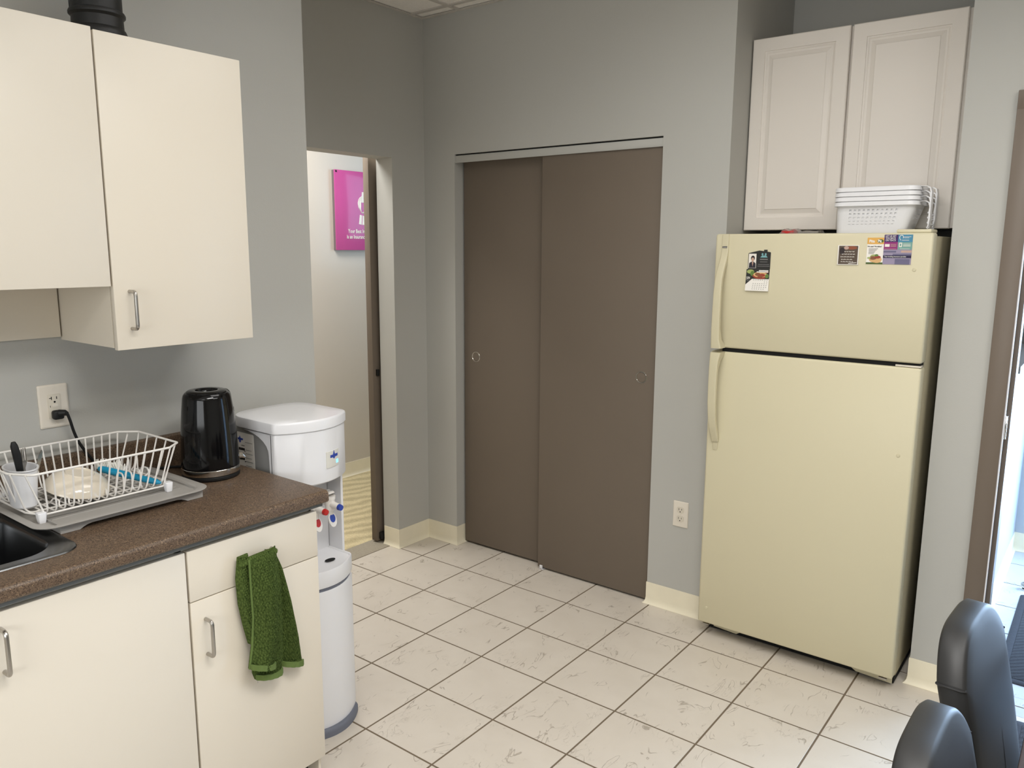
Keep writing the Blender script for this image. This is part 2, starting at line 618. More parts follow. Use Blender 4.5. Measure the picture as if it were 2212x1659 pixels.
# =================================================================== ROOM
YW = -0.072      # face of the back wall (closet, fridge)
XL = -0.172      # face of the doorway wall
XS = 0.430       # face of the sink wall
CZ = 2.742       # ceiling height
T = 0.305        # tile pitch
XR, YF = 5.0, -5.2

# ---- floor with tiles
b = B(); b.box(-0.2319, XR + 0.1, YF - 0.1, 0.62, -0.06, -0.0014)
floor = struct('floor', b, M['grout'])
_tile_cache = {}


def tile_mesh(w, h, m, key):
    k = (round(w, 4), round(h, 4), key)
    if k not in _tile_cache:
        t = B(); t.box(-w / 2, w / 2, -h / 2, h / 2, -0.0012, 0.0, bev=0.0006, seg=1)
        _tile_cache[k] = flush(t, 'floor_tile', m)
    return _tile_cache[k]


def lay_tiles(parent, x0, x1, y0, y1, m, key, skip=None):
    g = 0.0032
    i0, i1 = math.floor(x0 / T), math.ceil(x1 / T)
    j0, j1 = math.floor(y0 / T), math.ceil(y1 / T)
    for i in range(i0, i1):
        for j in range(j0, j1):
            ax, bx = max(i * T + g, x0), min((i + 1) * T - g, x1)
            ay, by = max(j * T + g, y0), min((j + 1) * T - g, y1)
            if bx - ax < 0.015 or by - ay < 0.015:
                continue
            if skip and skip((ax + bx) / 2, (ay + by) / 2):
                continue
            o = bpy.data.objects.new('floor_tile', tile_mesh(bx - ax, by - ay, m, key))
            COL.objects.link(o)
            o.location = ((ax + bx) / 2, (ay + by) / 2, random.uniform(-0.0002, 0.0))
            o.parent = parent


lay_tiles(floor, XL, XR, YF, YW, M['tile'], 'k', skip=lambda x, y: (x < XS and y < -1.42) or (x < 0 and y < -0.305))
lay_tiles(floor, -0.2315, 0.0, -1.19, -0.3045, M['tile'], 'k')
lay_tiles(floor, XL, 0.0, -1.42, -1.1905, M['tile'], 'k')
lay_tiles(floor, 1.50, 2.295, YW + 0.001, 0.55, M['tile'], 'k')
lay_tiles(floor, 0.04, 1.195, YW + 0.001, 0.30, M['tile'], 'k')

# ---- walls
WT = 0.115
b = B()
b.box(XL - WT, 0.038, YW, YW + WT, 0, CZ)
b.box(0.038, 1.200, YW, YW + WT, 2.068, CZ)
b.box(1.200, 1.495, YW, YW + WT, 0, CZ)
b.box(2.300, 2.455, YW, YW + WT, 0, CZ)
b.box(2.455, 3.40, YW, YW + WT, 2.108, CZ)
b.box(3.40, XR + 0.1, YW, YW + WT, 0, CZ)
b.box(1.380, 1.495, YW + WT, 0.675, 0, CZ)      # alcove left side
b.box(1.495, 2.300, 0.560, 0.675, 0, CZ)        # alcove back
b.box(2.300, 2.415, YW + WT, 0.675, 0, CZ)      # alcove right side
b.box(-0.06, 1.380, 0.62, 0.675, 0, CZ)         # closet back
b.box(-0.06, -0.02, YW + WT, 0.62, 0, CZ)       # closet left side
struct('wall_back', b, M['wall'])

DY0, DY1, DH = -1.19, -0.304, 2.045
b = B()
b.box(XL - WT, XL, DY1, YW, 0, CZ)
b.box(XL - WT, XL, DY0, DY1, DH, CZ)
b.box(XL - WT, XL, -1.415, DY0, 0, CZ)
struct('wall_left', b, M['wall'])

b = B()
b.box(XS - WT, XS, YF - 0.1, -1.415, 0, CZ)
b.box(XL, XS, -1.415, -1.30, 0, CZ)
struct('wall_sink', b, M['wall'])

b = B()
b.box(XS - WT, 1.35, YF - WT, YF, 0, CZ)
b.box(3.55, XR + 0.1, YF - WT, YF, 0, CZ)
b.box(1.35, 3.55, YF - WT, YF, 0, 0.90)
b.box(1.35, 3.55, YF - WT, YF, 2.20, CZ)
struct('wall_front', b, M['wall'])
b = B()
for x in (1.35, 2.43, 3.51):
    b.box(x, x + 0.04, YF - 0.09, YF - 0.04, 0.90, 2.20)
for z in (0.90, 2.16):
    b.box(1.35, 3.55, YF - 0.09, YF - 0.04, z, z + 0.04)
struct('window_4', b, M['whitepl'])
b = B(); b.box(XR, XR + WT, YF, YW, 0, CZ)
struct('wall_right', b, M['wall'])

# ---- ceiling: slab, tee grid, lay-in tiles
b = B(); b.box(-2.2, XR + 0.2, YF - 0.2, 4.2, CZ + 0.03, CZ + 0.10)
ceiling = struct('ceiling', b, M['ceiling'])
b = B()
TX, TY = 0.085, -0.165
gx = [TX + 0.61 * i for i in range(0, 9) if TX + 0.61 * i < XR]
gy = [TY - 1.22 * i for i in range(0, 5) if TY - 1.22 * i > YF]
b.box(XL, XR, YW - 0.022, YW, CZ - 0.002, CZ + 0.001)
b.box(XL, XL + 0.022, -1.30, YW - 0.022, CZ - 0.002, CZ + 0.001)
for x in gx:
    b.box(x - 0.012, x + 0.012, YF, YW - 0.022, CZ - 0.002, CZ + 0.03)
for y in gy:
    b.box(XL + 0.022, XR, y - 0.012, y + 0.012, CZ - 0.0021, CZ + 0.03)
obj('ceiling_grid', b, M['tee'], ceiling)
xs_ = [XL] + gx + [XR]
ys_ = sorted([YF] + gy + [YW])
_cm = {}
for xa, xb in zip(xs_, xs_[1:]):
    for ya, yb in zip(ys_, ys_[1:]):
        w, h = xb - xa - 0.004, yb - ya - 0.004
        if xb < XS and yb < -1.4:
            continue
        if any(xa < tx < xb and ya < ty < yb for tx, ty in TROFFERS) and w > 0.3:
            pass
        k = (round(w, 3), round(h, 3))
        if k not in _cm:
            t = B(); t.box(-w / 2, w / 2, -h / 2, h / 2, 0.004, 0.02)
            _cm[k] = flush(t, 'ceiling_tile', M['ceiling'])
        o = bpy.data.objects.new('ceiling_tile', _cm[k])
        COL.objects.link(o)
        o.location = ((xa + xb) / 2, (ya + yb) / 2, CZ)
        o.parent = ceiling

LL = ('fluorescent ceiling light panel above the floor by the water cooler', 'fluorescent ceiling light panel above the chairs, mid ceiling', 'fluorescent ceiling light panel in front of the door frame', 'fluorescent ceiling light panel towards the window')
for i, (x, y) in enumerate(TROFFERS):
    t = thing('ceiling_light', (x, y, CZ), LL[i], 'ceiling light', 'kitchen ceiling lights')
    b = B(); b.box(x - 0.30, x + 0.30, y - 0.60, y + 0.60, CZ - 0.012, CZ - 0.003)
    obj('frame', b, M['tee'], t)
    b = B(); b.box(x - 0.27, x + 0.27, y - 0.57, y + 0.57, CZ - 0.016, CZ - 0.012)
    obj('diffuser', b, M['diffuser'], t)


# ---- baseboards (vinyl cove base)
def cove(name, path, normals, h=0.102, m=None):
    """path of xy points; normals: outward direction of each segment. mitred at the joints"""
    prof = [(0.0, h), (0.0028, h), (0.0032, h - 0.004), (0.0032, 0.030), (0.0050, 0.016), (0.0100, 0.006), (0.0150, 0.0020), (0.0150, 0.0), (0.0, 0.0)]
    bb = B()
    n = len(path)
    rings = []
    for i, p in enumerate(path):
        ns = []
        if i > 0: ns.append(Vector(normals[i - 1]))
        if i < n - 1: ns.append(Vector(normals[i]))
        if len(ns) == 2 and (ns[0] - ns[1]).length > 1e-3:
            d = ns[0] + ns[1]
        else:
            d = ns[0]
        rings.append([(p[0] + d.x * o, p[1] + d.y * o, z) for o, z in prof])
    bb.loft(rings)
    return struct(name, bb, m or M['base'])


cove('baseboard_left', [(XL - WT + 0.004, DY1), (XL, DY1), (XL, YW - 0.003)], [(0, -1), (1, 0)])
cove('baseboard_back', [(XL + 0.003, YW), (0.038, YW), (0.038, YW + 0.075)], [(0, -1), (1, 0)])
cove('baseboard_pier', [(1.200, YW + 0.02), (1.200, YW), (1.495, YW), (1.495, 0.10)], [(-1, 0), (0, -1), (1, 0)])
cove('baseboard_right', [(2.300, 0.10), (2.300, YW), (2.4545, YW)], [(-1, 0), (0, -1)])

# ---- office beyond the doorway
b = B(); b.box(-1.7, -0.232, -2.2, 3.6, -0.06, -0.003)
fo = struct('floor_office', b, M['carpet_edge'])
b = B()
b.box(-1.43, -0.372, -2.2, 3.6, -0.003, 0.003)
obj('carpet', b, M['carpet'], fo)
b = B(); b.box(-0.3718, -0.232, -2.2, 3.6, -0.003, 0.0028)
obj('carpet_edge', b, M['carpet_edge'], fo)
b = B()
b.box(-1.545, -1.43, -2.2, 3.6, 0, CZ)
struct('wall_office', b, M['office_wall'])
b = B()
b.box(-1.43, XL - WT, 3.6, 3.7, 0, CZ)
b.box(-1.43, XS - WT, -2.3, -2.2, 0, CZ)
b.box(-0.40, XL - WT - 0.01, YW + WT, 1.0, 0, CZ)
b.box(-0.40, XL - WT - 0.01, 2.1, 3.6, 0, CZ)
b.box(-0.40, XL - WT - 0.01, 1.0, 2.1, 0, 1.4)
b.box(-0.40, XL - WT - 0.01, 1.0, 2.1, 2.5, CZ)
struct('wall_office_side', b, M['office_wall'])
b = B()
for z in (1.40, 1.93, 2.46):
    b.box(-0.40, -0.34, 1.0, 2.1, z, z + 0.04)
for y in (1.0, 1.53, 2.06):
    b.box(-0.40, -0.34, y, y + 0.04, 1.4, 2.5)
struct('window_2', b, M['whitepl'])
cove('baseboard_office', [(-1.43, -2.2), (-1.43, 3.6)], [(1, 0)])

# =================================================================== CLOSET DOORS
def ring_pull(parent, x, z, y):
    bb = B()
    prof = [(0.0, -0.004), (0.0205, -0.004), (0.0215, -0.001), (0.0235, 0.0012), (0.0265, 0.0012), (0.0275, 0.0), (0.0275, -0.003)]
    m = Matrix.Translation((x, y, z)) @ Matrix.Rotation(PI / 2, 4, 'X')
    bb.lathe(prof, n=32, mtx=m)
    p = obj('finger_pull', bb, M['chrome'], parent, label='round chrome finger pull')
    bb = B()
    bb.cyl((x, y + 0.0025, z), (x, y - 0.0005, z), 0.0205, n=28)
    obj('pull_cup', bb, M['taupe'], p)
    return p


b = B(); b.box(0.050, 0.620, -0.014, 0.020, 0.012, 2.034, bev=0.0015)
d1 = struct('door_1', b, M['taupe'], label='rear taupe sliding closet door, the one nearer the doorway')
ring_pull(d1, 0.128, 1.040, -0.0145)
b = B(); b.box(0.574, 1.1985, -0.058, -0.024, 0.010, 2.044, bev=0.0015)
d2 = struct('door_2', b, M['taupe'], label='front taupe sliding closet door, the one nearer the fridge')
ring_pull(d2, 1.127, 1.040, -0.0585)
b = B()
b.box(0.590, 0.606, -0.066, -0.060, 0.0, 0.022, bev=0.001)
b.box(0.588, 0.612, -0.066, -0.020, 0.0, 0.003)
b.cyl((0.598, -0.067, 0.013), (0.598, -0.059, 0.013), 0.0042, n=10)
obj('floor_guide', b, M['whitepl'], d2, label='small white floor guide clip')
b = B()
b.box(0.038, 1.200, YW + 0.004, YW + 0.010, 2.026, 2.060, bev=0.001)
b.box(0.038, 1.200, YW + 0.010, 0.03, 2.050, 2.062)
b.box(0.038, 1.200, YW + 0.003, YW + 0.006, 2.030, 2.034)
struct('trim_1', b, M['wall'], label='grey track fascia over the closet doors')
b = B(); b.box(0.038, 1.200, YW + 0.012, 0.042, 2.062, 2.067)
struct('trim_gap_shade', b, M['void'])  # black strip standing in for the shade in the gap above the fascia

# sliding door of the office, behind the doorway wall
b = B(); b.box(-0.356, -0.316, -0.332, 0.62, 0.012, 2.055, bev=0.0015)
d3 = struct('door_3', b, M['taupe'], label='taupe sliding office door, only its edge showing in the doorway')
b = B()
b.box(-0.318, -0.300, -0.312, -0.300, 0.93, 0.965, bev=0.002)
obj('door_pull', b, M['blackrub'], d3)
b = B(); b.box(-0.316, -0.292, -0.318, -0.29, 0.022, 0.060, bev=0.003)
obj('door_guide', b, M['blackrub'], d3)

# =================================================================== SIGN IN THE OFFICE
t = thing('office_sign', (-1.41, 0.615, 1.585), 'magenta square sign with white knot emblem and lettering on office wall', 'sign')
b = B(); b.box(-1.408, -1.400, 0.359, 0.871, 1.585, 2.108, bev=0.001)
obj('panel', b, M['pink'], t)
b = B()
b.box(-1.430, -1.4081, 0.361, 0.869, 1.587, 2.106)
obj('backing', b, M['signedge'], t)
for y, z in ((0.635, 2.085), (0.645, 1.600), (0.845, 2.085), (0.845, 1.605), (0.372, 2.098)):
    b = B(); b.cyl((-1.401, y, z), (-1.396, y, z), 0.006, n=12)
    obj('standoff', b, M['blackrub'], t)
text('lettering', 'Your Best Insurance', 0.0360, (-1.3985, 0.462, 1.700), '+x', M['inkwhite'], t, bold=0.0005, xs=0.80)
text('lettering', 'is an Insurance', 0.0360, (-1.3985, 0.449, 1.662), '+x', M['inkwhite'], t, bold=0.0005, xs=0.80)
b = B()
def knot(pts2):  # flat white shapes on the panel, plane x = const
    b.prism(pts2, 'x', -1.4003, -1.3988)
knot([(0.584, 1.905), (0.594, 1.975), (0.606, 1.975), (0.612, 1.905)])
knot([(0.560, 1.760), (0.570, 1.822), (0.589, 1.818), (0.584, 1.756)])
knot([(0.590, 1.756), (0.596, 1.818), (0.614, 1.815), (0.622, 1.756)])
for k in range(6):
    o = 0.0085 * k
    pts = [(0.589 - o * 0.2, 1.945 - o * 0.75), (0.566 + o * 0.35, 1.930 - o), (0.555 + o * 0.55, 1.900 - o * 0.9), (0.562 + o * 0.5, 1.868 - o * 0.62), (0.584 + o * 0.2, 1.842 - o * 0.2), (0.624, 1.826 + o * 0.6)]
    b.tube([(-1.3995, y, z) for y, z in fillet3([(p[0], p[1], 0) for p in pts], 0.02) for y, z in [(y, z)]] if False else [(-1.3995, p.x, p.y) for p in fillet3([(q[0], q[1], 0) for q in pts], 0.012)], 0.0026, n=5)
obj('emblem', b, M['inkwhite'], t, label='white knot emblem')

# =================================================================== RIGHT DOORWAY AND VESTIBULE
b = B()
FX0, FX1, FH = 2.452, 2.512, 2.108
ZI = FH - 0.06
for (a, c) in ((FX0, FX1), (3.345, 3.405)):
    b.box(a, c, YW - 0.016, 0.066, 0, FH, bev=0.002)
b.box(FX0, 3.405, YW - 0.0162, 0.0662, ZI, FH + 0.0002, bev=0.002)
b.box(FX1, FX1 + 0.014, -0.020, 0.050, 0, ZI)           # stop
b.box(3.331, 3.345, -0.020, 0.050, 0, ZI)
fr = struct('trim_3', b, M['frame_taupe'], label='taupe steel door frame beside the fridge')
b = B()
b.box(FX1, FX1 + 0.002, -0.066, -0.030, 0.965, 1.065, bev=0.0005)
b.box(FX1 + 0.0005, FX1 + 0.010, -0.076, -0.066, 0.975, 1.055, bev=0.001)
obj('strike_plate', b, M['chrome'], fr, label='chrome strike plate')
b = B(); b.box(FX1, FX1 + 0.004, -0.085, -0.080, 0.02, ZI)
obj('edge_glint', b, M['whitepl'], fr)  # white strip drawn for the light reflection along the frame edge

b = B(); b.box(2.3, 4.5, 0.0431, 2.0, -0.06, -0.0014)
fv = struct('floor_vestibule', b, M['grout'])
lay_tiles(fv, 2.458, 4.2, 0.066, 1.75, M['tile_v'], 'v')
lay_tiles(fv, 2.513, 3.344, YW + 0.001, 0.065, M['tile_v'], 'v')
b = B()
b.box(2.345, 2.458, 0.676, 1.86, 0, 1.12)
b.box(2.4151, 2.458, YW + WT, 0.676, 0, CZ)
b.box(2.345, 2.458, 0.676, 1.86, 2.25, CZ)
b.box(2.345, 2.458, 1.70, 1.86, 1.12, 2.25)
b.box(2.458, 2.85, 1.75, 1.86, 0, CZ)
b.box(4.05, 4.31, 1.75, 1.86, 0, CZ)
b.box(2.85, 4.05, 1.75, 1.86, 2.2, CZ)
b.box(2.85, 4.05, 1.75, 1.86, 0, 0.10)
b.box(4.2, 4.31, YW + WT, 1.75, 0, CZ)
struct('wall_vestibule', b, M['vest_wall'])
cove('baseboard_vestibule', [(2.458, 0.068), (2.458, 1.75), (2.85, 1.75)], [(1, 0), (0, -1)])
b = B()
b.box(2.350, 2.372, 0.68, 1.70, 1.12, 2.25)
win = struct('window_1', b, M['glassdark'])
b = B()
b.box(2.345, 2.485, 0.66, 1.71, 1.105, 1.135, bev=0.003)
for y in (0.68, 1.66):
    b.box(2.372, 2.44, y, y + 0.04, 1.135, 2.25)
b.box(2.372, 2.44, 0.68, 1.70, 2.21, 2.25)
obj('window_frame', b, M['frame_taupe'], win)
b = B()
for x in (2.85, 3.43, 4.01):
    b.box(x, x + 0.04, 1.77, 1.83, 0.10, 2.2)
b.box(2.85, 4.05, 1.77, 1.83, 2.16, 2.2)
b.box(2.85, 4.05, 1.77, 1.83, 0.10, 0.16)
struct('window_3', b, M['frame_taupe'])

# mats and door stop
def floor_mat(x0, x1, y0, y1, z, label, rot=0):
    t = thing('floor_mat', ((x0 + x1) / 2, (y0 + y1) / 2, z), label, 'mat')
    bb = B(); bb.box(x0 + 0.03, x1 - 0.03, y0 + 0.03, y1 - 0.03, z + 0.001, z + 0.009, bev=0.002)
    obj('pile', bb, M['floormat'], t)
    bb = B()
    bb.loft([[(x, y, zz) for x, y in rrect(x0 + i, x1 - i, y0 + i, y1 - i, 0.015)] for i, zz in ((0, z), (0, z + 0.003), (0.006, z + 0.007), (0.032, z + 0.007))])
    obj('border', bb, M['matdark'], t)
    return t


floor_mat(2.555, 3.30, 0.165, 1.10, 0.0, 'ribbed charcoal entry mat on the bright tiles beyond the door frame')
floor_mat(2.640, 3.25, -0.95, -0.110, 0.0, 'ribbed navy mat on kitchen floor behind the black chairs')
t = thing('door_stop', (2.555, 1.19, 0), 'small silver door stop on the vestibule tiles', 'door stop')
b = B(); b.lathe([(0.0, 0.0), (0.022, 0.0), (0.022, 0.006), (0.013, 0.010), (0.013, 0.034), (0.0, 0.034)], (2.565, 1.185, 0), n=20)
obj('post', b, M['chrome'], t)
b = B(); b.lathe([(0.016, 0.018), (0.019, 0.020), (0.019, 0.030), (0.016, 0.032), (0.013, 0.032), (0.013, 0.018)], (2.565, 1.185, 0), n=20)
obj('bumper', b, M['greyside'], t)


# =================================================================== SINK WALL: CABINETS
def d_handle(name, p0, p1, out, parent, m=None, r=0.0048, hc=None):
    """bent-rod pull between two feet, standing off by vector out"""
    p0, p1, out = Vector(p0), Vector(p1), Vector(out)
    bb = B()
    bb.tube(fillet3([p0, p0 + out, p1 + out, p1], 0.012, 5), r, n=10)
    return obj(name, bb, m or M['steel'], parent)


DX = 1.020     # lower door faces
UX = 0.757     # upper door faces
YS = -2.180    # seam between the units
YE = -1.778    # right end


def carcass(bb, x0, x1, y0, y1, z0, z1, th=0.016):
    bb.box(x0, x1, y0, y0 + th, z0, z1)
    bb.box(x0, x1, y1 - th, y1, z0, z1)
    bb.box(x0, x1, y0 + th, y1 - th, z0, z0 + th)
    bb.box(x0, x1, y0 + th, y1 - th, z1 - th, z1)
    bb.box(x0, x0 + 0.006, y0 + th, y1 - th, z0 + th, z1 - th)


# right wall unit
t = thing('wall_cabinet', (XS, (YS + YE) / 2, 1.34), 'tall white wall cabinet with nickel handle above the kettle', 'cabinet')
b = B(); carcass(b, XS + 0.001, UX - 0.022, YS + 0.003, YE - 0.003, 1.343, 2.112)
obj('carcass', b, M['mel'], t)
b = B(); b.box(UX - 0.018, UX, YS + 0.0025, YE, 1.338, 2.116, bev=0.0015)
d = obj('door', b, M['mel'], t)
d_handle('handle', (UX, -2.137, 1.488), (UX, -2.137, 1.392), (0.030, 0, 0), d)
# left, shorter unit
t = thing('wall_cabinet', (XS, -2.56, 1.50), 'shorter white wall cabinet at the picture edge, above the dish rack', 'cabinet')
b = B(); carcass(b, XS + 0.001, UX - 0.022, -2.945, YS - 0.001, 1.506, 2.118)
obj('carcass', b, M['mel'], t)
for ya, yb in ((-2.560, YS - 0.0025), (-2.945, -2.563)):
    b = B(); b.box(UX - 0.018, UX, ya, yb, 1.502, 2.121, bev=0.0015)
    obj('door', b, M['mel'], t)
b = B(); b.box(XS + 0.001, XS + 0.012, -2.945, YS - 0.002, 1.352, 1.505)
obj('back_panel', b, M['mel'], t)

# black canister on the wall cabinets
t = thing('canister', (0.60, -2.088, 2.121), 'black plastic canister standing on top of the white wall cabinets', 'canister')
b = B()
b.lathe([(0, 0.0), (0.066, 0.0), (0.069, 0.006), (0.069, 0.026), (0.066, 0.034), (0.0625, 0.037), (0.0615, 0.062), (0.0630, 0.064), (0.0675, 0.068), (0.0680, 0.073), (0.0655, 0.078), (0.0610, 0.080), (0.0605, 0.26), (0.056, 0.272), (0.0, 0.272)], (0.60, -2.088, 2.121), n=36)
obj('body', b, M['blackmat'], t)
b = B(); b.lathe([(0.052, 0.2715), (0.058, 0.274), (0.058, 0.286), (0.03, 0.294), (0.012, 0.296), (0.012, 0.308), (0.0, 0.310)], (0.60, -2.088, 2.121), n=32)
obj('lid', b, M['blackmat'], t)
for a in (205, 235, 115):
    b = B()
    b.box(0.0605, 0.0635, -0.006, 0.006, 0.082, 0.24, bev=0.001, mtx=Matrix.Translation((0.60, -2.088, 2.121)) @ Matrix.Rotation(math.radians(a), 4, 'Z'))
    obj('rib', b, M['blackmat'], t)

# base units
t = thing('base_cabinet', (0.73, (YS + YE) / 2, 0), 'white base cabinet with drawer and door, the towel hanging on it', 'cabinet')
b = B(); carcass(b, XS + 0.001, DX - 0.022, YS + 0.001, YE - 0.003, 0.10, 0.868)
b.box(XS + 0.001, DX - 0.022, YE - 0.010, YE - 0.0015, 0.0, 0.868)
obj('carcass', b, M['mel'], t)
b = B(); b.box(DX - 0.09, DX - 0.075, YS, YE - 0.01, 0.0, 0.10)
obj('toe_kick', b, M['blackmat'], t)
b = B(); b.box(DX - 0.018, DX, YS + 0.0045, YE, 0.7245, 0.858, bev=0.0012)
dr = obj('drawer', b, M['mel'], t)
d_handle('handle', (DX, -2.030, 0.795), (DX, -1.934, 0.795), (0.030, 0, 0), dr)
b = B(); b.box(DX - 0.018, DX, YS + 0.0045, YE, 0.085, 0.7215, bev=0.0012)
d = obj('door', b, M['mel'], t)
d_handle('handle', (DX, -2.138, 0.668), (DX, -2.138, 0.572), (0.030, 0, 0), d)

t = thing('sink_cabinet', (0.73, -2.63, 0), 'white sink base cabinet below the steel sink', 'cabinet')
b = B(); carcass(b, XS + 0.001, DX - 0.022, -3.09, YS - 0.001, 0.10, 0.735)
b.box(DX - 0.038, DX - 0.022, -3.09, YS - 0.001, 0.735, 0.868)
b.box(XS + 0.001, DX - 0.022, YS - 0.017, YS - 0.001, 0.735, 0.868)
obj('carcass', b, M['mel'], t)
b = B(); b.box(DX - 0.09, DX - 0.075, -3.09, YS, 0.0, 0.10)
obj('toe_kick', b, M['blackmat'], t)
for ya, yb, yh in ((-2.632, YS - 0.0015, -2.592), (-3.09, -2.635, -2.68)):
    b = B(); b.box(DX - 0.018, DX, ya, yb, 0.085, 0.858, bev=0.0012)
    d = obj('door', b, M['mel'], t)
    d_handle('handle', (DX, yh, 0.822), (DX, yh, 0.726), (0.030, 0, 0), d)

# countertop
CT = 0.918
CY0, CY1 = -4.0, -1.752
CX = 1.045
t = thing('countertop', (0.74, -2.2, 0.888), 'brown speckled laminate countertop with backsplash', 'countertop')
nose = [(CX - 0.016, 0.884), (CX - 0.004, 0.884), (CX, 0.889), (CX, 0.906), (CX - 0.002, 0.912), (CX - 0.007, 0.9165), (CX - 0.014, CT)]
full = [(XS + 0.002, 0.889)] + nose + [(XS + 0.002, CT)]
HX0, HX1, HY0, HY1 = 0.525, 0.932, -3.06, -2.412
b = B()
b.prism(full, 'y', HY1, CY1)
b.prism(full, 'y', CY0, HY0)
b.prism([(HX1, 0.889)] + nose + [(HX1, CT)], 'y', HY0, HY1)
b.prism([(XS + 0.002, 0.889), (HX0, 0.889), (HX0, CT), (XS + 0.002, CT)], 'y', HY0, HY1)
obj('worktop', b, M['laminate'], t)
b = B(); b.prism(round_poly([(XS + 0.001, CT), (XS + 0.0205, CT), (XS + 0.0205, CT + 0.098), (XS + 0.001, CT + 0.098)], [0, 0, 0.006, 0]), 'y', CY0, CY1)
obj('backsplash', b, M['laminate'], t)
b = B()
b.box(DX - 0.022, CX - 0.014, CY0, CY1 - 0.012, 0.872, 0.8885)
obj('build_up_strip', b, M['darkstrip'], t, label='dark grey strip under the front edge')

# sink
t = thing('sink', (0.73, -2.74, CT), 'stainless steel sink set into the brown countertop', 'sink')
def ring(i, z, r):
    return [(x, y, z) for x, y in rrect(0.495 + i, 0.957 - i, -3.10 + i, -2.384 - i, r, 8)]
def ringb(i, z, r):
    return [(x, y, z) for x, y in rrect(0.535 + i, 0.922 - i, -3.05 + i, -2.425 - i, r, 8)]
b = B()
b.loft([ring(0, CT + 0.0004, 0.055), ring(0.002, CT + 0.003, 0.053), ring(0.010, CT + 0.0042, 0.050), ring(0.020, CT + 0.0032, 0.05),
        ringb(0, CT + 0.003, 0.075), ringb(0.003, CT - 0.002, 0.073), ringb(0.006, CT - 0.012, 0.07), ringb(0.014, CT - 0.155, 0.065), ringb(0.03, CT - 0.172, 0.055), ringb(0.06, CT - 0.176, 0.04)], cap0=False)
obj('basin', b, M['sinksteel'], t)
b = B(); b.lathe([(0, 0.002), (0.022, 0.002), (0.030, 0.004), (0.042, 0.003), (0.043, 0.0)], (0.73, -2.74, CT - 0.176), n=24)
obj('drain', b, M['chrome'], t)

# =================================================================== SINK WALL OUTLET
OY, OZ = -2.214, 1.158
t = thing('wall_outlet', (XS, OY, OZ), 'ivory GFCI wall outlet with a black plug above the dish rack', 'outlet')
b = B()
b.loft([[(XS + d_, OY + y, OZ + z) for y, z in rrect(-0.0395 + i, 0.0395 - i, -0.0615 + i, 0.0615 - i, 0.004)] for i, d_ in ((0, 0.0), (0, 0.003), (0.0025, 0.0055), (0.006, 0.0062))])
obj('plate', b, M['plate'], t)
b = B(); b.box(XS + 0.006, XS + 0.0085, OY - 0.0165, OY + 0.0165, OZ - 0.034, OZ + 0.034, bev=0.0008)
f = obj('receptacle', b, M['platefc'], t)
b = B()
X0 = XS + 0.0086
b.box(X0 - 0.001, X0 + 0.0003, OY - 0.008, OY - 0.006, OZ + 0.019, OZ + 0.028)
b.box(X0 - 0.001, X0 + 0.0003, OY - 0.013, OY - 0.007, OZ + 0.0225, OZ + 0.0245)
b.box(X0 - 0.001, X0 + 0.0003, OY + 0.006, OY + 0.008, OZ + 0.020, OZ + 0.0275)
b.cyl((X0 - 0.001, OY + 0.001, OZ + 0.0125), (X0 + 0.0003, OY + 0.001, OZ + 0.0125), 0.0028, n=12)
b.box(X0 - 0.001, X0 + 0.0003, OY - 0.0118, OY - 0.0105, OZ - 0.002, OZ + 0.003)
obj('slots', b, M['void'], f)
b = B()
b.box(X0 - 0.001, X0 + 0.0008, OY - 0.006, OY + 0.009, OZ - 0.0025, OZ + 0.0060, bev=0.0003)
obj('test_button', b, M['plate'], f)
for dz in (0.049, -0.049):
    b = B(); b.cyl((XS + 0.0055, OY + 0.001, OZ + dz), (XS + 0.0072, OY + 0.001, OZ + dz), 0.0032, n=12)
    obj('screw', b, M['plate'], t)

# =================================================================== KETTLE
KX, KY = 0.648, -1.874
KB = CT + 0.0006
KS = 1.055
t = thing('kettle', (KX, KY, KB), 'glossy black electric kettle with steel ring on the countertop', 'kettle')
kl = lambda prof, n=48: b.lathe([(r * KS, z * KS) for r, z in prof], (KX, KY, KB), n=n)
b = B(); kl([(0, 0.0), (0.076, 0.0), (0.079, 0.004), (0.079, 0.010), (0.074, 0.014), (0, 0.014)])
obj('power_base', b, M['blackmat'], t)
b = B(); kl([(0, 0.014), (0.0785, 0.014), (0.0795, 0.016), (0.0792, 0.030), (0.078, 0.0315), (0, 0.0315)])
obj('steel_ring', b, M['chrome'], t, label='bright steel ring')
b = B(); kl([(0, 0.0318), (0.0790, 0.0318), (0.0795, 0.036), (0.0782, 0.075), (0.0745, 0.140), (0.0695, 0.195), (0.0655, 0.228), (0.0630, 0.237), (0.0585, 0.2425), (0.0560, 0.2432), (0, 0.2432)], 56)
body = obj('body', b, M['black'], t)
b = B(); kl([(0.0555, 0.2428), (0.0545, 0.2462), (0.050, 0.2490), (0.0325, 0.2502), (0.0305, 0.2495), (0.0285, 0.2420), (0.0, 0.2400)], 44)
obj('lid', b, M['black'], t)
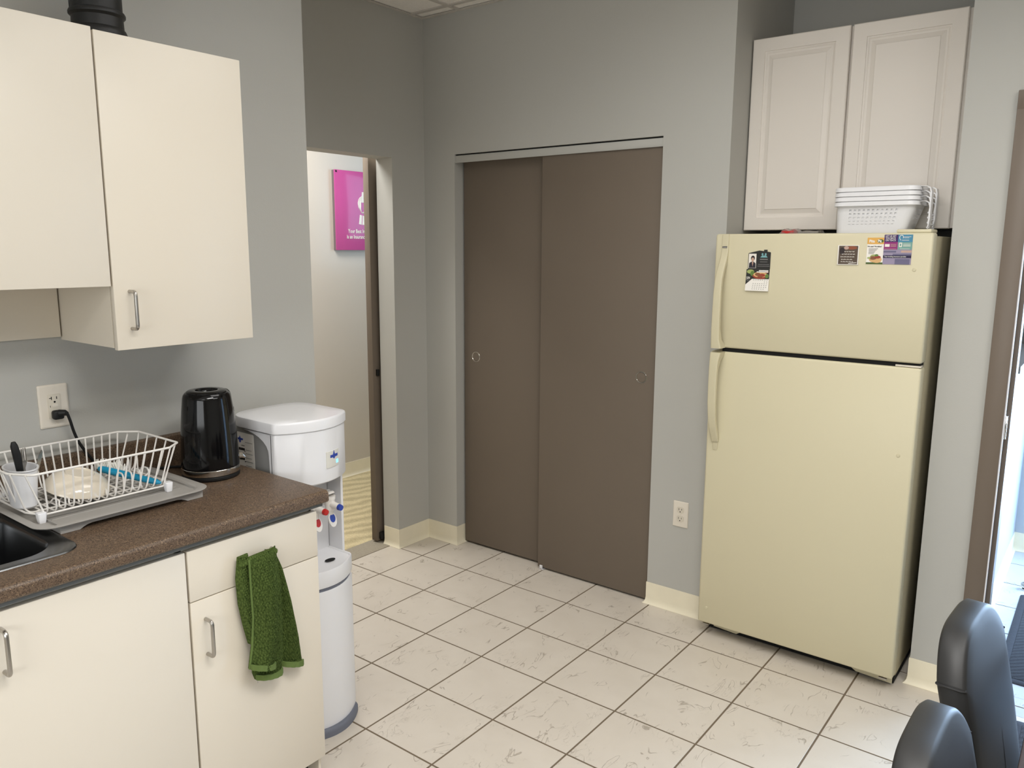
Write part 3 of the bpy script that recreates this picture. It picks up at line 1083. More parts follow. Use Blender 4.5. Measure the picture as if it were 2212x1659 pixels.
# handle on the far side, water gauge and switch near the right
ang = math.radians(64)
hx, hy = math.cos(ang), math.sin(ang)
ang2 = math.radians(118)
qx, qy = math.cos(ang2), math.sin(ang2)
b = B()
P = lambda r, z: (KX + qx * r * KS, KY + qy * r * KS, KB + z * KS)
b.tube(fillet3([P(0.060, 0.226), P(0.112, 0.230), P(0.116, 0.10), P(0.074, 0.072)], 0.03, 6), 0.011, n=12)
obj('handle', b, M['black'], t)
b = B()
for s in (0,):
    b.loft([[(KX + KS * (0.0796 - 0.012 * (z / 0.21) + d_) * math.cos(ang + a), KY + KS * (0.0796 - 0.012 * (z / 0.21) + d_) * math.sin(ang + a), KB + z * KS)
             for d_, a in ((-0.004, -0.10), (0.0015, -0.08), (0.003, 0.0), (0.0015, 0.08), (-0.004, 0.10))] for z in (0.085, 0.10, 0.14, 0.18, 0.195)])
obj('water_gauge', b, M['clearpl'], t)
b = B()
P = lambda r, z, a=0.0: (KX + math.cos(ang + a) * r * KS, KY + math.sin(ang + a) * r * KS, KB + z * KS)
b.tube([P(0.074, 0.050), P(0.086, 0.050), P(0.094, 0.044)], [0.010, 0.009, 0.006], n=10)
obj('switch_lever', b, M['chrome'], t, label='small chrome switch lever')
b = B()
cord = [(XS + 0.034, OY + 0.021, 1.137), (XS + 0.034, OY + 0.027, 1.116), (XS + 0.031, OY + 0.034, 1.085), (XS + 0.0275, OY + 0.046, 1.050), (XS + 0.0275, OY + 0.066, 1.012), (XS + 0.0275, OY + 0.092, 0.972), (XS + 0.0275, OY + 0.140, 0.936),
        (XS + 0.0275, OY + 0.19, 0.9236), (XS + 0.030, OY + 0.25, 0.9236), (XS + 0.06, OY + 0.31, 0.9236), (KX - 0.115, KY + 0.005, 0.9236), (KX - 0.081, KY + 0.003, 0.926)]
b.tube(fillet3(cord, 0.03, 3), 0.0042, n=8, flat=0.75)
cd = obj('power_cord', b, M['blackrub'], t)
b = B()
b.box(XS + 0.0088, XS + 0.030, OY - 0.012, OY + 0.016, OZ - 0.036, OZ - 0.010, bev=0.006, seg=3)
b.tube([(XS + 0.024, OY + 0.004, OZ - 0.019), (XS + 0.033, OY + 0.016, OZ - 0.018), (XS + 0.034, OY + 0.021, OZ - 0.022)], [0.011, 0.0085, 0.006], n=10)
obj('plug', b, M['blackrub'], cd)

# =================================================================== DISH TRAY
TRZ = 0.944
t = thing('drip_tray', (0.63, -2.21, CT), 'frosted grey plastic drip tray below the white dish rack', 'tray')
tr = lambda i, z, r: [(x, y, z) for x, y in rrect(0.478 + i, 0.838 - i, -2.432 + i, -1.985 - i, r, 7)]
b = B()
b.loft([tr(0.0, TRZ - 0.0035, 0.05), tr(-0.002, TRZ - 0.001, 0.052), tr(0.0, TRZ, 0.05), tr(0.018, TRZ - 0.0015, 0.045), tr(0.026, TRZ - 0.009, 0.04), tr(0.10, TRZ - 0.011, 0.02)], cap0=False)
b.loft([tr(0.0, TRZ - 0.0035, 0.05), tr(0.018, TRZ - 0.0045, 0.045), tr(0.026, TRZ - 0.012, 0.04), tr(0.10, TRZ - 0.014, 0.02)], cap0=False)
obj('pan', b, M['frost'], t)
b = B()
for k in range(9):
    x = 0.535 + 0.026 * k
    b.box(x, x + 0.006, -2.37, -2.03, TRZ - 0.0112, TRZ - 0.0085, bev=0.001)
obj('drain_ribs', b, M['frost'], t)
b = B()
def skirt_x(x, y0, y1, z0, z1, arch):
    pts = [(y0, z1), (y0, z0), (y0 + 0.045, z0)] + [(y0 + 0.045 + 0.03 * s, z0 + arch * math.sin(s * PI / 2)) for s in (0.3, 0.6, 1.0)] + \
          [(y1 - 0.045 - 0.03 * s, z0 + arch * math.sin(s * PI / 2)) for s in (1.0, 0.6, 0.3)] + [(y1 - 0.045, z0), (y1, z0), (y1, z1)]
    b.prism(pts, 'x', x - 0.0025, x)
skirt_x(0.822, -2.381, -2.008, CT + 0.0005, TRZ - 0.004, 0.010)
skirt_x(0.496, -2.381, -2.008, CT + 0.0005, TRZ - 0.004, 0.010)
b.box(0.4962, 0.8193, -2.0105, -2.008, CT + 0.0005, TRZ - 0.004)
b.box(0.4962, 0.8193, -2.3810, -2.3785, CT + 0.0005, TRZ - 0.004)
obj('skirt', b, M['frost'], t)

# =================================================================== DISH RACK
RT = 1.060          # rim height
RB = 0.951          # bottom grid height
t = thing('dish_rack', (0.61, -2.22, TRZ), 'white wire dish rack standing on the drip tray', 'dish rack')
rim = [(0.700, -2.440), (0.762, -2.408), (0.762, -2.062), (0.725, -2.018), (0.512, -2.018), (0.468, -2.058), (0.468, -2.400), (0.512, -2.440)]
bot = [(0.690, -2.405), (0.742, -2.385), (0.742, -2.075), (0.710, -2.050), (0.530, -2.050), (0.500, -2.078), (0.500, -2.385), (0.530, -2.405)]
WR = 0.0023
b = B(); b.tube([(x, y, RT) for x, y in round_poly(rim, 0.012, 3)], 0.0031, n=8, closed=True)
obj('rim_wire', b, M['whitewire'], t)
b = B(); b.tube([(x, y, RB) for x, y in round_poly(bot, 0.012, 3)], 0.0026, n=8, closed=True)
obj('base_wire', b, M['whitewire'], t)
# side wires front and back run down and across the bottom
NW = 15
for k in range(NW):
    s = k / (NW - 1)
    yt = -2.385 + s * 0.325
    yb = -2.375 + s * 0.292
    b = B()
    pts = [(0.762, yt, RT), (0.742 + 0.004, yb, RB + 0.012), (0.735, yb, RB + 0.001), (0.505, yb, RB + 0.001), (0.498, yb, RB + 0.012), (0.468, yt, RT)]
    b.tube(fillet3(pts, 0.012, 3), WR, n=6)
    obj('cross_wire', b, M['whitewire'], t)
for k in range(5):
    s = k / 4
    xt, xb = 0.512 + s * 0.205, 0.525 + s * 0.175
    b = B()
    pts = [(xt, -2.018, RT), (xb, -2.046, RB + 0.012), (xb, -2.058, RB), (xb, -2.397, RB), (xb, -2.409, RB + 0.012), (xt, -2.440, RT)]
    b.tube(fillet3(pts, 0.012, 3), WR, n=6)
    obj('long_wire', b, M['whitewire'], t)
for p in ((0.7585, -2.420), (0.748, -2.036), (0.486, -2.034), (0.486, -2.425)):
    q = min(bot, key=lambda c: (c[0] - p[0]) ** 2 + (c[1] - p[1]) ** 2)
    b = B(); b.tube(fillet3([(p[0] - 0.006, p[1], RT), (q[0] + 0.003, q[1], RB + 0.01), (q[0], q[1], RB)], 0.01, 3), WR, n=6)
    obj('corner_wire', b, M['whitewire'], t)
# plate loops: two rows of bent U wires
for x0, zt, ys in ((0.690, 0.048, [-2.335 + 0.0235 * k for k in range(11)]), (0.560, 0.055, [-2.190 + 0.025 * k for k in range(6)])):
    for y in ys:
        if x0 > 0.65 and -2.34 < y < -2.18:
            zt2 = 0.016
        else:
            zt2 = zt
        b = B()
        pts = [(x0 + 0.028, y, RB + 0.003), (x0 + 0.022, y, RB + 0.008), (x0 + 0.016, y + 0.004, RB + zt2), (x0 - 0.016, y + 0.004, RB + zt2), (x0 - 0.022, y, RB + 0.008), (x0 - 0.028, y, RB + 0.003)]
        b.tube(fillet3(pts, 0.013, 4), WR, n=6)
        obj('plate_loop', b, M['whitewire'], t)
for x, y in ((0.748, -2.392), (0.748, -2.066), (0.499, -2.066), (0.499, -2.392)):
    b = B()
    b.loft([[(x + px_, y + py_, z) for px_, py_ in rrect(-s, s, -s, s, s * 0.4, 4)] for s, z in ((0.0075, TRZ - 0.0095 if True else 0), (0.0085, TRZ - 0.004), (0.0105, RB + 0.008), (0.0095, RB + 0.010))])
    obj('foot', b, M['whitepl'], t)

# utensil cup with cutlery
UXC, UYC = 0.640, -2.388
t = thing('utensil_cup', (UXC, UYC, RB), 'white plastic utensil cup in the corner of the dish rack', 'cup')
b = B()
def cupring(s, z, d_):
    return [(UXC + x * s * 1.15, UYC + y * s * 0.72, z) for x, y in arc_pts((0, 0), 1.0, 0, 2 * PI, 28)[:-1]]
zb, zt = RB + 0.005, RT - 0.003
b.loft([cupring(0.034, zb, 0), cupring(0.038, zb + 0.004, 0), cupring(0.0475, zt - 0.006, 0), cupring(0.051, zt - 0.003, 0), cupring(0.051, zt, 0), cupring(0.046, zt - 0.001, 0), cupring(0.037, zb + 0.008, 0), cupring(0.033, zb + 0.004, 0)])
obj('body', b, M['whitepl'], t)

t = thing('table_knife', (UXC, UYC, RB + 0.01), 'black handled kitchen knife standing handle up in the white cup', 'knife')
b = B()
b.tube([(0.640, -2.388, 1.035), (0.640, -2.390, 1.050), (0.641, -2.394, 1.090), (0.642, -2.398, 1.112), (0.642, -2.399, 1.122)], [0.0078, 0.0085, 0.0098, 0.0086, 0.005], n=12)
obj('handle', b, M['blackrub'], t)
b = B(); b.prism([(-2.394, 1.036), (-2.378, 1.036), (-2.376, 0.975), (-2.384, 0.966)], 'x', 0.6393, 0.6407)
obj('blade', b, M['steel'], t)

def fork(name, c, lean, label):
    t = thing(name, (c[0], c[1], RB + 0.012), label, 'fork')
    bb = B()
    m = Matrix.Translation((c[0], c[1], RB + 0.012)) @ Matrix.Rotation(lean[0], 4, 'X') @ Matrix.Rotation(lean[1], 4, 'Y') @ Matrix.Rotation(0.5, 4, 'Z')
    bb.prism([(-0.004, 0.0), (0.004, 0.0), (0.003, 0.085), (0.010, 0.098), (0.011, 0.104), (-0.011, 0.104), (-0.010, 0.098), (-0.003, 0.085)], 'x', -0.0008, 0.0008, mtx=m)
    obj('handle', bb, M['steel'], t)
    bb = B()
    for k in range(4):
        y = -0.011 + k * 0.0064
        bb.prism([(y, 0.1035), (y + 0.0028, 0.1035), (y + 0.0022, 0.136), (y + 0.0008, 0.136)], 'x', -0.0008, 0.0008, mtx=m)
    obj('tines', bb, M['steel'], t)


fork('fork', (0.634, -2.376), (0.0, -0.04), 'steel fork standing tines up beside the black handled knife')
t = thing('butter_knife', (0.645, -2.372, RB + 0.012), 'steel table knife leaning out of the white cup towards the bowl', 'knife')
b = B()
m = Matrix.Translation((0.645, -2.376, RB + 0.012)) @ Matrix.Rotation(-0.30, 4, 'X') @ Matrix.Rotation(0.6, 4, 'Z')
b.prism([(-0.008, 0.07), (0.004, 0.07), (0.006, 0.10), (0.004, 0.128), (-0.002, 0.134), (-0.008, 0.12)], 'x', -0.0009, 0.0009, mtx=m)
obj('blade', b, M['steel'], t)
b = B(); b.prism([(-0.005, 0.0), (0.004, 0.0), (0.003, 0.0705), (-0.006, 0.0705)], 'x', -0.0018, 0.0018, mtx=m)
obj('handle', b, M['steel'], t)

# bowl upside down in the rack
t = thing('bowl', (0.63, -2.262, RB + 0.004), 'cream ceramic bowl lying upside down in the dish rack', 'bowl')
b = B()
mt = Matrix.Translation((0.640, -2.258, RB + 0.022)) @ Matrix.Rotation(math.radians(-8), 4, 'X') @ Matrix.Rotation(math.radians(12), 4, 'Y') @ Matrix.Diagonal((1.0, 1.0, 0.80, 1))
b.lathe([(0.079, -0.002), (0.0805, 0.0), (0.078, 0.010), (0.066, 0.030), (0.050, 0.043), (0.036, 0.049), (0.034, 0.053), (0.031, 0.053), (0.030, 0.0495), (0, 0.0495)], n=48, mtx=mt)
b.lathe([(0.079, -0.002), (0.0765, 0.001), (0.074, 0.010), (0.062, 0.028), (0.046, 0.0395), (0.030, 0.0445), (0, 0.045)], n=48, mtx=mt)
tag(obj('bowl', b, M['bowl']), 'cream ceramic bowl lying upside down in the dish rack', 'bowl')
bpy.data.objects.remove(t)
bpy.data.objects['bowl.001' if 'bowl.001' in bpy.data.objects else 'bowl'].name = 'bowl'

# dish brush
t = thing('dish_brush', (0.67, -2.14, RB + 0.004), 'teal handled dish brush with white bristles lying in the rack', 'brush')
a_, c_ = Vector((0.598, -2.180, 0.998)), Vector((0.752, -2.088, 0.964))
b = B()
pt = [a_.lerp(c_, s) for s in (0, 0.06, 0.25, 0.5, 0.75, 0.93, 1.0)]
b.tube(pt, [0.006, 0.0095, 0.010, 0.0095, 0.0088, 0.0078, 0.003], n=12)
obj('handle', b, M['teal'], t)
b = B()
dirv = (c_ - a_).normalized()
up = Vector((-0.70, 0.35, 0.62)).normalized()
for k in range(150):
    s = (k % 15) / 14.0
    base = a_.lerp(c_, 0.0 + 0.38 * s) + Vector((random.uniform(-1, 1), random.uniform(-1, 1), 0)) * 0.004
    fan = Vector((random.uniform(-1, 1), random.uniform(-1, 1), random.uniform(-0.3, 0.3))) * 0.42
    b.tube([base, base + (up + fan).normalized() * random.uniform(0.026, 0.034)], 0.0010, n=4)
o = obj('bristles', b, M['bristle'], t)
o['kind'] = 'stuff'

# =================================================================== TOWEL
t = thing('towel', (1.052, -1.96, 0.80), 'green woven terry towel hung over the drawer handle', 'towel')


def px2(q):   # outline points measured on the towel, as (y, z) in the plane of its front
    return q


def interp(pts, v):
    """pts: (y,z) top to bottom; v 0..1 by z"""
    z = pts[0][1] + (pts[-1][1] - pts[0][1]) * v
    for (ya, za), (yb, zb_) in zip(pts, pts[1:]):
        if zb_ <= z <= za + 1e-9:
            s = (za - z) / max(1e-6, za - zb_)
            return ya + (yb - ya) * s, z
    return pts[-1][0], z


def sheet(Lp, Rp, x0, bulge, name, m, th=0.005, nu=44, nv=120, ripple=0.0032, top_pull=0.0, seed=0.0):
    bb = B()
    fr, bk = [], []
    for j in range(nv + 1):
        v = j / nv
        l, r = interp(Lp, v), interp(Rp, v)
        rowf, rowb = [], []
        for i in range(nu + 1):
            u = i / nu
            y = l[0] + (r[0] - l[0]) * u
            z = l[1] + (r[1] - l[1]) * u
            prof = 1 - abs(2 * u - 1) ** 2.0
            x = x0 + bulge * prof * (0.55 + 0.45 * min(1, v * 3)) + 0.006 * math.sin(u * 6 + v * 1.2 + seed) * prof * min(1, v * 4)
            # woven diagonal relief
            w1 = math.sin((y * 0.8 + z) * 620 + seed) * math.sin((y * 1.25 - z * 0.55) * 560)
            x += ripple * w1 * (0.3 + 0.7 * prof)
            x -= top_pull * max(0, 1 - v * 11) ** 2
            rowf.append((x, y, z))
            rowb.append((x0 - th, y, z))
        fr.append(rowf)
        bk.append(rowb)
    t_ = bmesh.new()
    F = [[t_.verts.new(p) for p in row] for row in fr]
    K = [[t_.verts.new(p) for p in row] for row in bk]
    for j in range(nv):
        for i in range(nu):
            t_.faces.new((F[j][i], F[j + 1][i], F[j + 1][i + 1], F[j][i + 1]))
            t_.faces.new((K[j][i], K[j][i + 1], K[j + 1][i + 1], K[j + 1][i]))
    for j in range(nv):
        t_.faces.new((F[j][0], K[j][0], K[j + 1][0], F[j + 1][0]))
        t_.faces.new((F[j][nu], F[j + 1][nu], K[j + 1][nu], K[j][nu]))
    for i in range(nu):
        t_.faces.new((F[0][i], F[0][i + 1], K[0][i + 1], K[0][i]))
        t_.faces.new((F[nv][i], K[nv][i], K[nv][i + 1], F[nv][i + 1]))
    bmesh.ops.recalc_face_normals(t_, faces=t_.faces)
    bb._merge(t_)
    return obj(name, bb, m, t, angle=80)


TOW = {}
TOW['front'] = ([(-2.0290, 0.8020), (-2.0280, 0.72), (-2.0260, 0.64), (-2.0330, 0.56), (-2.0440, 0.500)],
                [(-1.9420, 0.8110), (-1.9430, 0.74), (-1.9420, 0.66), (-1.9470, 0.55), (-1.9560, 0.500), (-1.9690, 0.476)])
TOW['back'] = ([(-2.0480, 0.8080), (-2.0560, 0.75), (-2.0530, 0.68), (-2.0430, 0.62), (-2.0300, 0.560)],
               [(-2.0180, 0.8100), (-2.0180, 0.70), (-2.0180, 0.62), (-2.0180, 0.560)])
TOW['middle'] = ([(-1.9900, 0.7980), (-2.0000, 0.70), (-2.0150, 0.52), (-2.0250, 0.475), (-2.0180, 0.452)],
                 [(-1.9350, 0.8000), (-1.9230, 0.70), (-1.9230, 0.58), (-1.9270, 0.50), (-1.9340, 0.437)])
TOW['right'] = ([(-1.9560, 0.7985), (-1.9500, 0.70), (-1.9450, 0.55), (-1.9380, 0.455)],
                [(-1.9340, 0.7960), (-1.9100, 0.735), (-1.8850, 0.63), (-1.8660, 0.52), (-1.8560, 0.424)])
sheet(*TOW['back'], 1.038, 0.024, 'back_fold', M['towel'], seed=1.0, top_pull=0.0)
sheet(*TOW['right'], 1.031, 0.020, 'right_fold', M['towel'], seed=2.0, top_pull=0.010)
sheet(*TOW['middle'], 1.042, 0.018, 'middle_fold', M['towel'], seed=3.0, top_pull=0.0)
sheet(*TOW['front'], 1.056, 0.026, 'front_fold', M['towel'], seed=4.0, top_pull=0.008)
# gathered top rolling over the rod
b = B()
b.tube([(1.047, -2.050, 0.786), (1.0495, -2.035, 0.792), (1.050, -2.02, 0.795), (1.050, -1.985, 0.7965), (1.050, -1.955, 0.797), (1.0495, -1.940, 0.796)], [0.005, 0.009, 0.0105, 0.0105, 0.0105, 0.0075], n=14)
obj('top_roll', b, M['towel'], t)


def strip(path, w, x, name):
    bb = B()
    bb.tube([(x, p[0], p[1]) for p in path], w, n=8, flat=1.0)
    return obj(name, bb, M['hem'], t)


strip([(-2.0285, 0.800), (-2.0280, 0.72), (-2.0260, 0.64), (-2.0330, 0.56), (-2.0440, 0.500)], 0.0030, 1.0585, 'side_hem')
def hem_band(Lp, Rp, x, name, h=0.016):
    (ya, za), (yb, zb_) = Lp[-1], Rp[-1]
    bb = B()
    n = 14
    rows = []
    for k in range(n + 1):
        s = k / n
        y, z = ya + (yb - ya) * s, za + (zb_ - za) * s
        prof = 1 - abs(2 * s - 1) ** 2.6
        xx = x + 0.019 * prof + 0.0012 * math.sin(s * 60)
        rows.append([(xx, y, z), (xx, y, z + h), (xx - 0.006, y, z + h), (xx - 0.006, y, z)])
    bb.loft(rows)
    return obj(name, bb, M['hem'], t)
hem_band(*TOW['front'], 1.0690, 'bottom_hem')
hem_band(*TOW['middle'], 1.0495, 'bottom_hem')
hem_band(*TOW['right'], 1.0390, 'bottom_hem')
b = B()
for y in (-2.012, -1.998):
    b.tube([(1.040, y, 0.470), (1.039, y + 0.003, 0.438)], 0.0016, n=6)
b.tube([(1.040, -2.012, 0.452), (1.040, -1.996, 0.452)], 0.001, n=6)
obj('care_tag', b, M['clearpl'], t)

# =================================================================== WATER COOLER
WX0, WC, HW = 0.515, -1.590, 0.140
ZT = 1.070
XC = 0.748      # where the white front shell meets the grey sides
XB = 0.668      # back of the tap recess
XF = 0.826      # front of the head
t = thing('water_cooler', (0.68, WC, 0), 'white and grey water cooler between countertop and doorway', 'water cooler')


def fprint(xb, xf, bow, hw, rb=0.03, rf=0.05, seg=6):
    pts = [(xb, WC + hw), (xb, WC - hw), (xf - bow, WC - hw)]
    rad = [rb, rb, rf]
    for k in range(-6, 7):
        s = k / 7
        pts.append((xf - bow * s * s, WC + hw * s)); rad.append(0)
    pts.append((xf - bow, WC + hw)); rad.append(rf)
    return round_poly(pts, rad, seg)


def inset(poly, d_):
    cx = sum(p[0] for p in poly) / len(poly); cy = sum(p[1] for p in poly) / len(poly)
    sx = max(abs(p[0] - cx) for p in poly); sy = max(abs(p[1] - cy) for p in poly)
    return [(cx + (p[0] - cx) * (1 - d_ / sx), cy + (p[1] - cy) * (1 - d_ / sy)) for p in poly]


def at(poly, z):
    return [(x, y, z) for x, y in poly]


lidp = fprint(WX0, XF + 0.004, 0.060, HW + 0.004, rb=0.09, rf=0.08)
b = B()
b.loft([at(inset(lidp, 0.003), ZT - 0.036), at(lidp, ZT - 0.034), at(lidp, ZT - 0.008), at(inset(lidp, 0.002), ZT - 0.003), at(inset(lidp, 0.006), ZT - 0.0005), at(inset(lidp, 0.05), ZT + 0.002), at(inset(lidp, 0.11), ZT + 0.003)])
obj('lid', b, M['whitepl'], t)
core = round_poly([(WX0 + 0.006, WC + HW - 0.006), (WX0 + 0.006, WC - HW + 0.006), (XC, WC - HW + 0.006), (XC, WC + HW - 0.006)], [0.06, 0.06, 0, 0])
core2 = round_poly([(WX0 + 0.006, WC + HW - 0.006), (WX0 + 0.006, WC - HW + 0.006), (XB, WC - HW + 0.006), (XB, WC + HW - 0.006)], [0.06, 0.06, 0, 0])
b = B(); b.prism(core, 'z', 0.862, ZT - 0.0375); b.prism(core2, 'z', 0.555, 0.862); b.prism(core, 'z', 0.03, 0.555)
obj('side_panel', b, M['greyside'], t, label='grey side shell')
headp = fprint(XC, XF, 0.060, HW, rb=0, rf=0.065)
b = B()
b.loft([at(inset(headp, 0.004), 0.858), at(headp, 0.862), at(headp, ZT - 0.040), at(inset(headp, 0.003), ZT - 0.0368)])
hd = obj('head', b, M['whitepl'], t)
# shell return along the near side, curving back under the lid
sh = [(XC + 0.001, 0.862), (XC + 0.003, 0.862), (XC + 0.003, ZT - 0.039), (0.600, ZT - 0.039)] + [(0.600 + 0.136 * math.sin(q * PI / 2), ZT - 0.040 - 0.062 * (1 - math.cos(q * PI / 2))) for q in (0.15, 0.3, 0.45, 0.6, 0.75, 0.9, 1.0)] + [(XC - 0.010, 0.93), (XC - 0.008, 0.862)]
for y in (WC - HW, WC + HW - 0.0065):
    b = B()
    b.prism(sh, 'y', y, y + 0.0065)
    obj('head_shell', b, M['whitepl'], t)
b = B()
b.box(XB, XB + 0.010, WC - HW + 0.012, WC + HW - 0.012, 0.57, 0.862)
for s in (-1, 1):
    y = WC + s * (HW - 0.005)
    b.prism(round_poly([(XB, y - 0.005), (XC, y - 0.005), (XC, y + 0.005), (XB, y + 0.005)], [0, 0.003, 0.003, 0]), 'z', 0.57, 0.862)
obj('recess', b, M['whitepl'], t)
lowp = fprint(XB, 0.850, 0.060, HW - 0.006, rb=0, rf=0.065)
trayp = inset(lowp, -0.001)
b = B()
b.loft([at(lowp, 0.028), at(lowp, 0.500), at(inset(lowp, 0.003), 0.506)])
obj('lower_panel', b, M['whitepl'], t)
b = B(); b.prism(inset(lowp, 0.010), 'z', 0.50, 0.52)
obj('panel_gap', b, M['coolgrey'], t)
b = B()
b.loft([at(inset(trayp, 0.002), 0.518), at(trayp, 0.521), at(trayp, 0.570), at(inset(trayp, 0.003), 0.574), at(inset(trayp, 0.008), 0.574), at(inset(trayp, 0.012), 0.570), at(inset(trayp, 0.04), 0.567)])
b.prism(inset(lowp, 0.003), 'z', 0.560, 0.5668)
tr_ = obj('drip_shelf', b, M['whitepl'], t)
for s in (-1, 1):
    b = B()
    b.lathe([(0.0, 0.0), (1.0, 0.0), (1.0, 0.0006), (0.0, 0.0006)], n=24, mtx=Matrix.Translation((0.775, WC + s * 0.052, 0.5705)) @ Matrix.Diagonal((0.012, 0.020, 1, 1)))
    obj('drain_slot', b, M['void'], tr_)
basep = fprint(WX0 + 0.01, 0.866, 0.062, HW - 0.009, rb=0.05, rf=0.07)
b = B()
b.loft([at(basep, 0.0), at(basep, 0.018), at(inset(basep, 0.003), 0.024), at(inset(basep, 0.008), 0.028)])
obj('base_ring', b, M['coolgrey'], t, label='slate grey base ring')


def tap(y, mc):
    tt = bpy.data.objects.new('tap', None); COL.objects.link(tt); tt.parent = t; tt.location = Vector((0.68, y, 0.757)) - t.location
    bb = B()
    z = 0.757
    bb.cyl((0.6780, y, z), (0.7550, y, z), 0.010, n=16)
    bb.cyl((0.7580, y, z + 0.017), (0.7580, y, z - 0.020), 0.0165, n=22)
    bb.cyl((0.7580, y, z - 0.020), (0.7580, y, z - 0.036), 0.012, 0.010, n=18)
    bb.cyl((0.7580, y, z), (0.8040, y, z - 0.002), 0.0125, 0.0105, n=18)
    bb.cyl((0.7580, y, z + 0.017), (0.7580, y, z + 0.028), 0.0185, n=22)
    bb.lathe([(0.0185, 0), (0.0185, 0.006), (0.015, 0.010), (0.014, 0.007), (0, 0.006)], n=20, mtx=Matrix.Translation((0.7560, y, z + 0.030)) @ Matrix.Rotation(-0.5, 4, 'Y'))
    bb.prism(rrect(-0.015, 0.017, z + 0.028, z + 0.047, 0.008) if False else [(y + p, q) for p, q in rrect(-0.016, 0.016, z + 0.020, z + 0.046, 0.010)], 'x', 0.737, 0.743)
    obj('spout', bb, M['whitewire'], tt, local=False)
    bb = B(); bb.cyl((0.8035, y, z - 0.002), (0.8145, y, z - 0.0025), 0.0108, 0.0095, n=18)
    obj('knob', bb, mc, tt)
    bb = B()
    m = Matrix.Translation((0.7680, y, z - 0.052)) @ Matrix.Rotation(-0.30, 4, 'Y')
    bb.loft([[(xx, py, pz) for py, pz in [(0.016 * math.cos(a), 0.026 * math.sin(a)) for a in [2 * PI * k / 24 for k in range(24)]]] for xx in (-0.002, 0.002)], mtx=m)
    pd = obj('paddle', bb, M['whitewire'], tt)
    bb = B()
    m = Matrix.Translation((0.7680, y, z - 0.052)) @ Matrix.Rotation(-0.30, 4, 'Y')
    bb.loft([[(xx, py, pz) for py, pz in [(0.0105 * math.cos(a), 0.004 + 0.0145 * math.sin(a)) for a in [2 * PI * k / 24 for k in range(24)]]] for xx in (0.0018, 0.0032)], mtx=m)
    obj('paddle_mark', bb, mc, tt)


tap(-1.516, M['blue'])
tap(-1.577, M['red'])
# badge on the head
b = B()
def on_front(y, o):   # x of the head front at y
    s = (y - WC) / HW
    return XF - 0.060 * s * s + o
def patch(bb, y0, y1, z0, z1, o, th, n=8):
    rows = []
    for k in range(n + 1):
        y = y0 + (y1 - y0) * k / n
        rows.append([(on_front(y, o), y, z0), (on_front(y, o + th), y, z0), (on_front(y, o + th), y, z1), (on_front(y, o), y, z1)])
    bb.loft(rows)
BY0, BY1, BZ0, BZ1 = -1.580, -1.518, 0.905, 0.958
patch(b, BY0, BY1, BZ0, BZ1, -0.001, 0.003)
bd = obj('badge', b, M['fluocream'], t)
b = B(); patch(b, BY0 + 0.046, BY1 - 0.004, BZ0 + 0.008, BZ0 + 0.020, 0.001, 0.0016, 4); obj('status_light', b, M['led'], bd, label='small glowing blue light')
b = B()
ym = -1.545
patch(b, ym - 0.018, ym - 0.004, BZ0 + 0.031, BZ0 + 0.040, 0.001, 0.0016, 3)
patch(b, ym + 0.004, ym + 0.020, BZ0 + 0.031, BZ0 + 0.040, 0.001, 0.0016, 3)
rows = []
for k in range(9):
    s = -1 + 2 * k / 8
    y = ym + 0.006 * s
    w = math.sqrt(max(0.02, 1 - s * s)) * 0.009
    hh = 0.014 * (1 - abs(s))
    rows.append([(on_front(y, 0.001), y, BZ0 + 0.035 - w), (on_front(y, 0.0028), y, BZ0 + 0.035 - w), (on_front(y, 0.0028), y, BZ0 + 0.035 + w * 0.5 + hh), (on_front(y, 0.001), y, BZ0 + 0.035 + w * 0.5 + hh)])
b.loft(rows)
obj('logo', b, M['blue'], bd, label='blue drop logo between two bars')
# sticker on the near side
b = B()
SY = WC - HW + 0.006
b.prism(round_poly([(0.560, 0.80), (0.652, 0.80), (0.652, ZT - 0.055), (0.560, ZT - 0.055)], 0.006), 'y', SY - 0.0008, SY + 0.001)
st = obj('sticker', b, M['paper'], t, label='white instruction sticker')
b = B()
def mk(x0, x1, z0, z1):
    b.box(x0, x1, SY - 0.0014, SY - 0.0005, z0, z1)
for k, zz in enumerate((0.985, 0.960, 0.948, 0.934, 0.922, 0.908, 0.895)):
    mk(0.606, 0.644 - 0.006 * (k % 2), zz, zz + 0.0012)
obj('fine_print', b, M['inkgrey'], st)
b = B()
for k in range(3):
    z = 0.957 - k * 0.016
    x = 0.562
    while x < 0.596:
        w = random.choice((0.004, 0.006, 0.008))
        mk(x, x + w, z - random.uniform(0, 0.001), z + 0.0075); x += w + 0.0014
for k in range(8):
    mk(0.6005, 0.604, 0.953 - k * 0.017, 0.9565 - k * 0.017)
mk(0.585, 0.602, 0.972, 0.9735)
obj('bold_print', b, M['ink'], st)
b = B()
mk(0.563, 0.574, 0.990, 0.996); mk(0.582, 0.594, 0.990, 0.996)
b.prism([(0.578, 1.004), (0.584, 0.993), (0.582, 0.983), (0.578, 0.980), (0.574, 0.983), (0.572, 0.993)], 'y', SY - 0.0014, SY - 0.0005)
obj('logo', b, M['blue'], st)

# =================================================================== REFRIGERATOR
FX0_, FX1_ = 1.507, 2.268
FYD, FYB = -0.200, -0.136
t = thing('refrigerator', (1.888, 0.16, 0), 'almond top-freezer refrigerator standing in the wall alcove', 'refrigerator')
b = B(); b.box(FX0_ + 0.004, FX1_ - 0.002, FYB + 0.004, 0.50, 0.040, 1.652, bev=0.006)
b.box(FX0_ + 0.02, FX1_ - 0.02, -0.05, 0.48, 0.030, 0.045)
obj('cabinet', b, M['cream_shaded'], t)


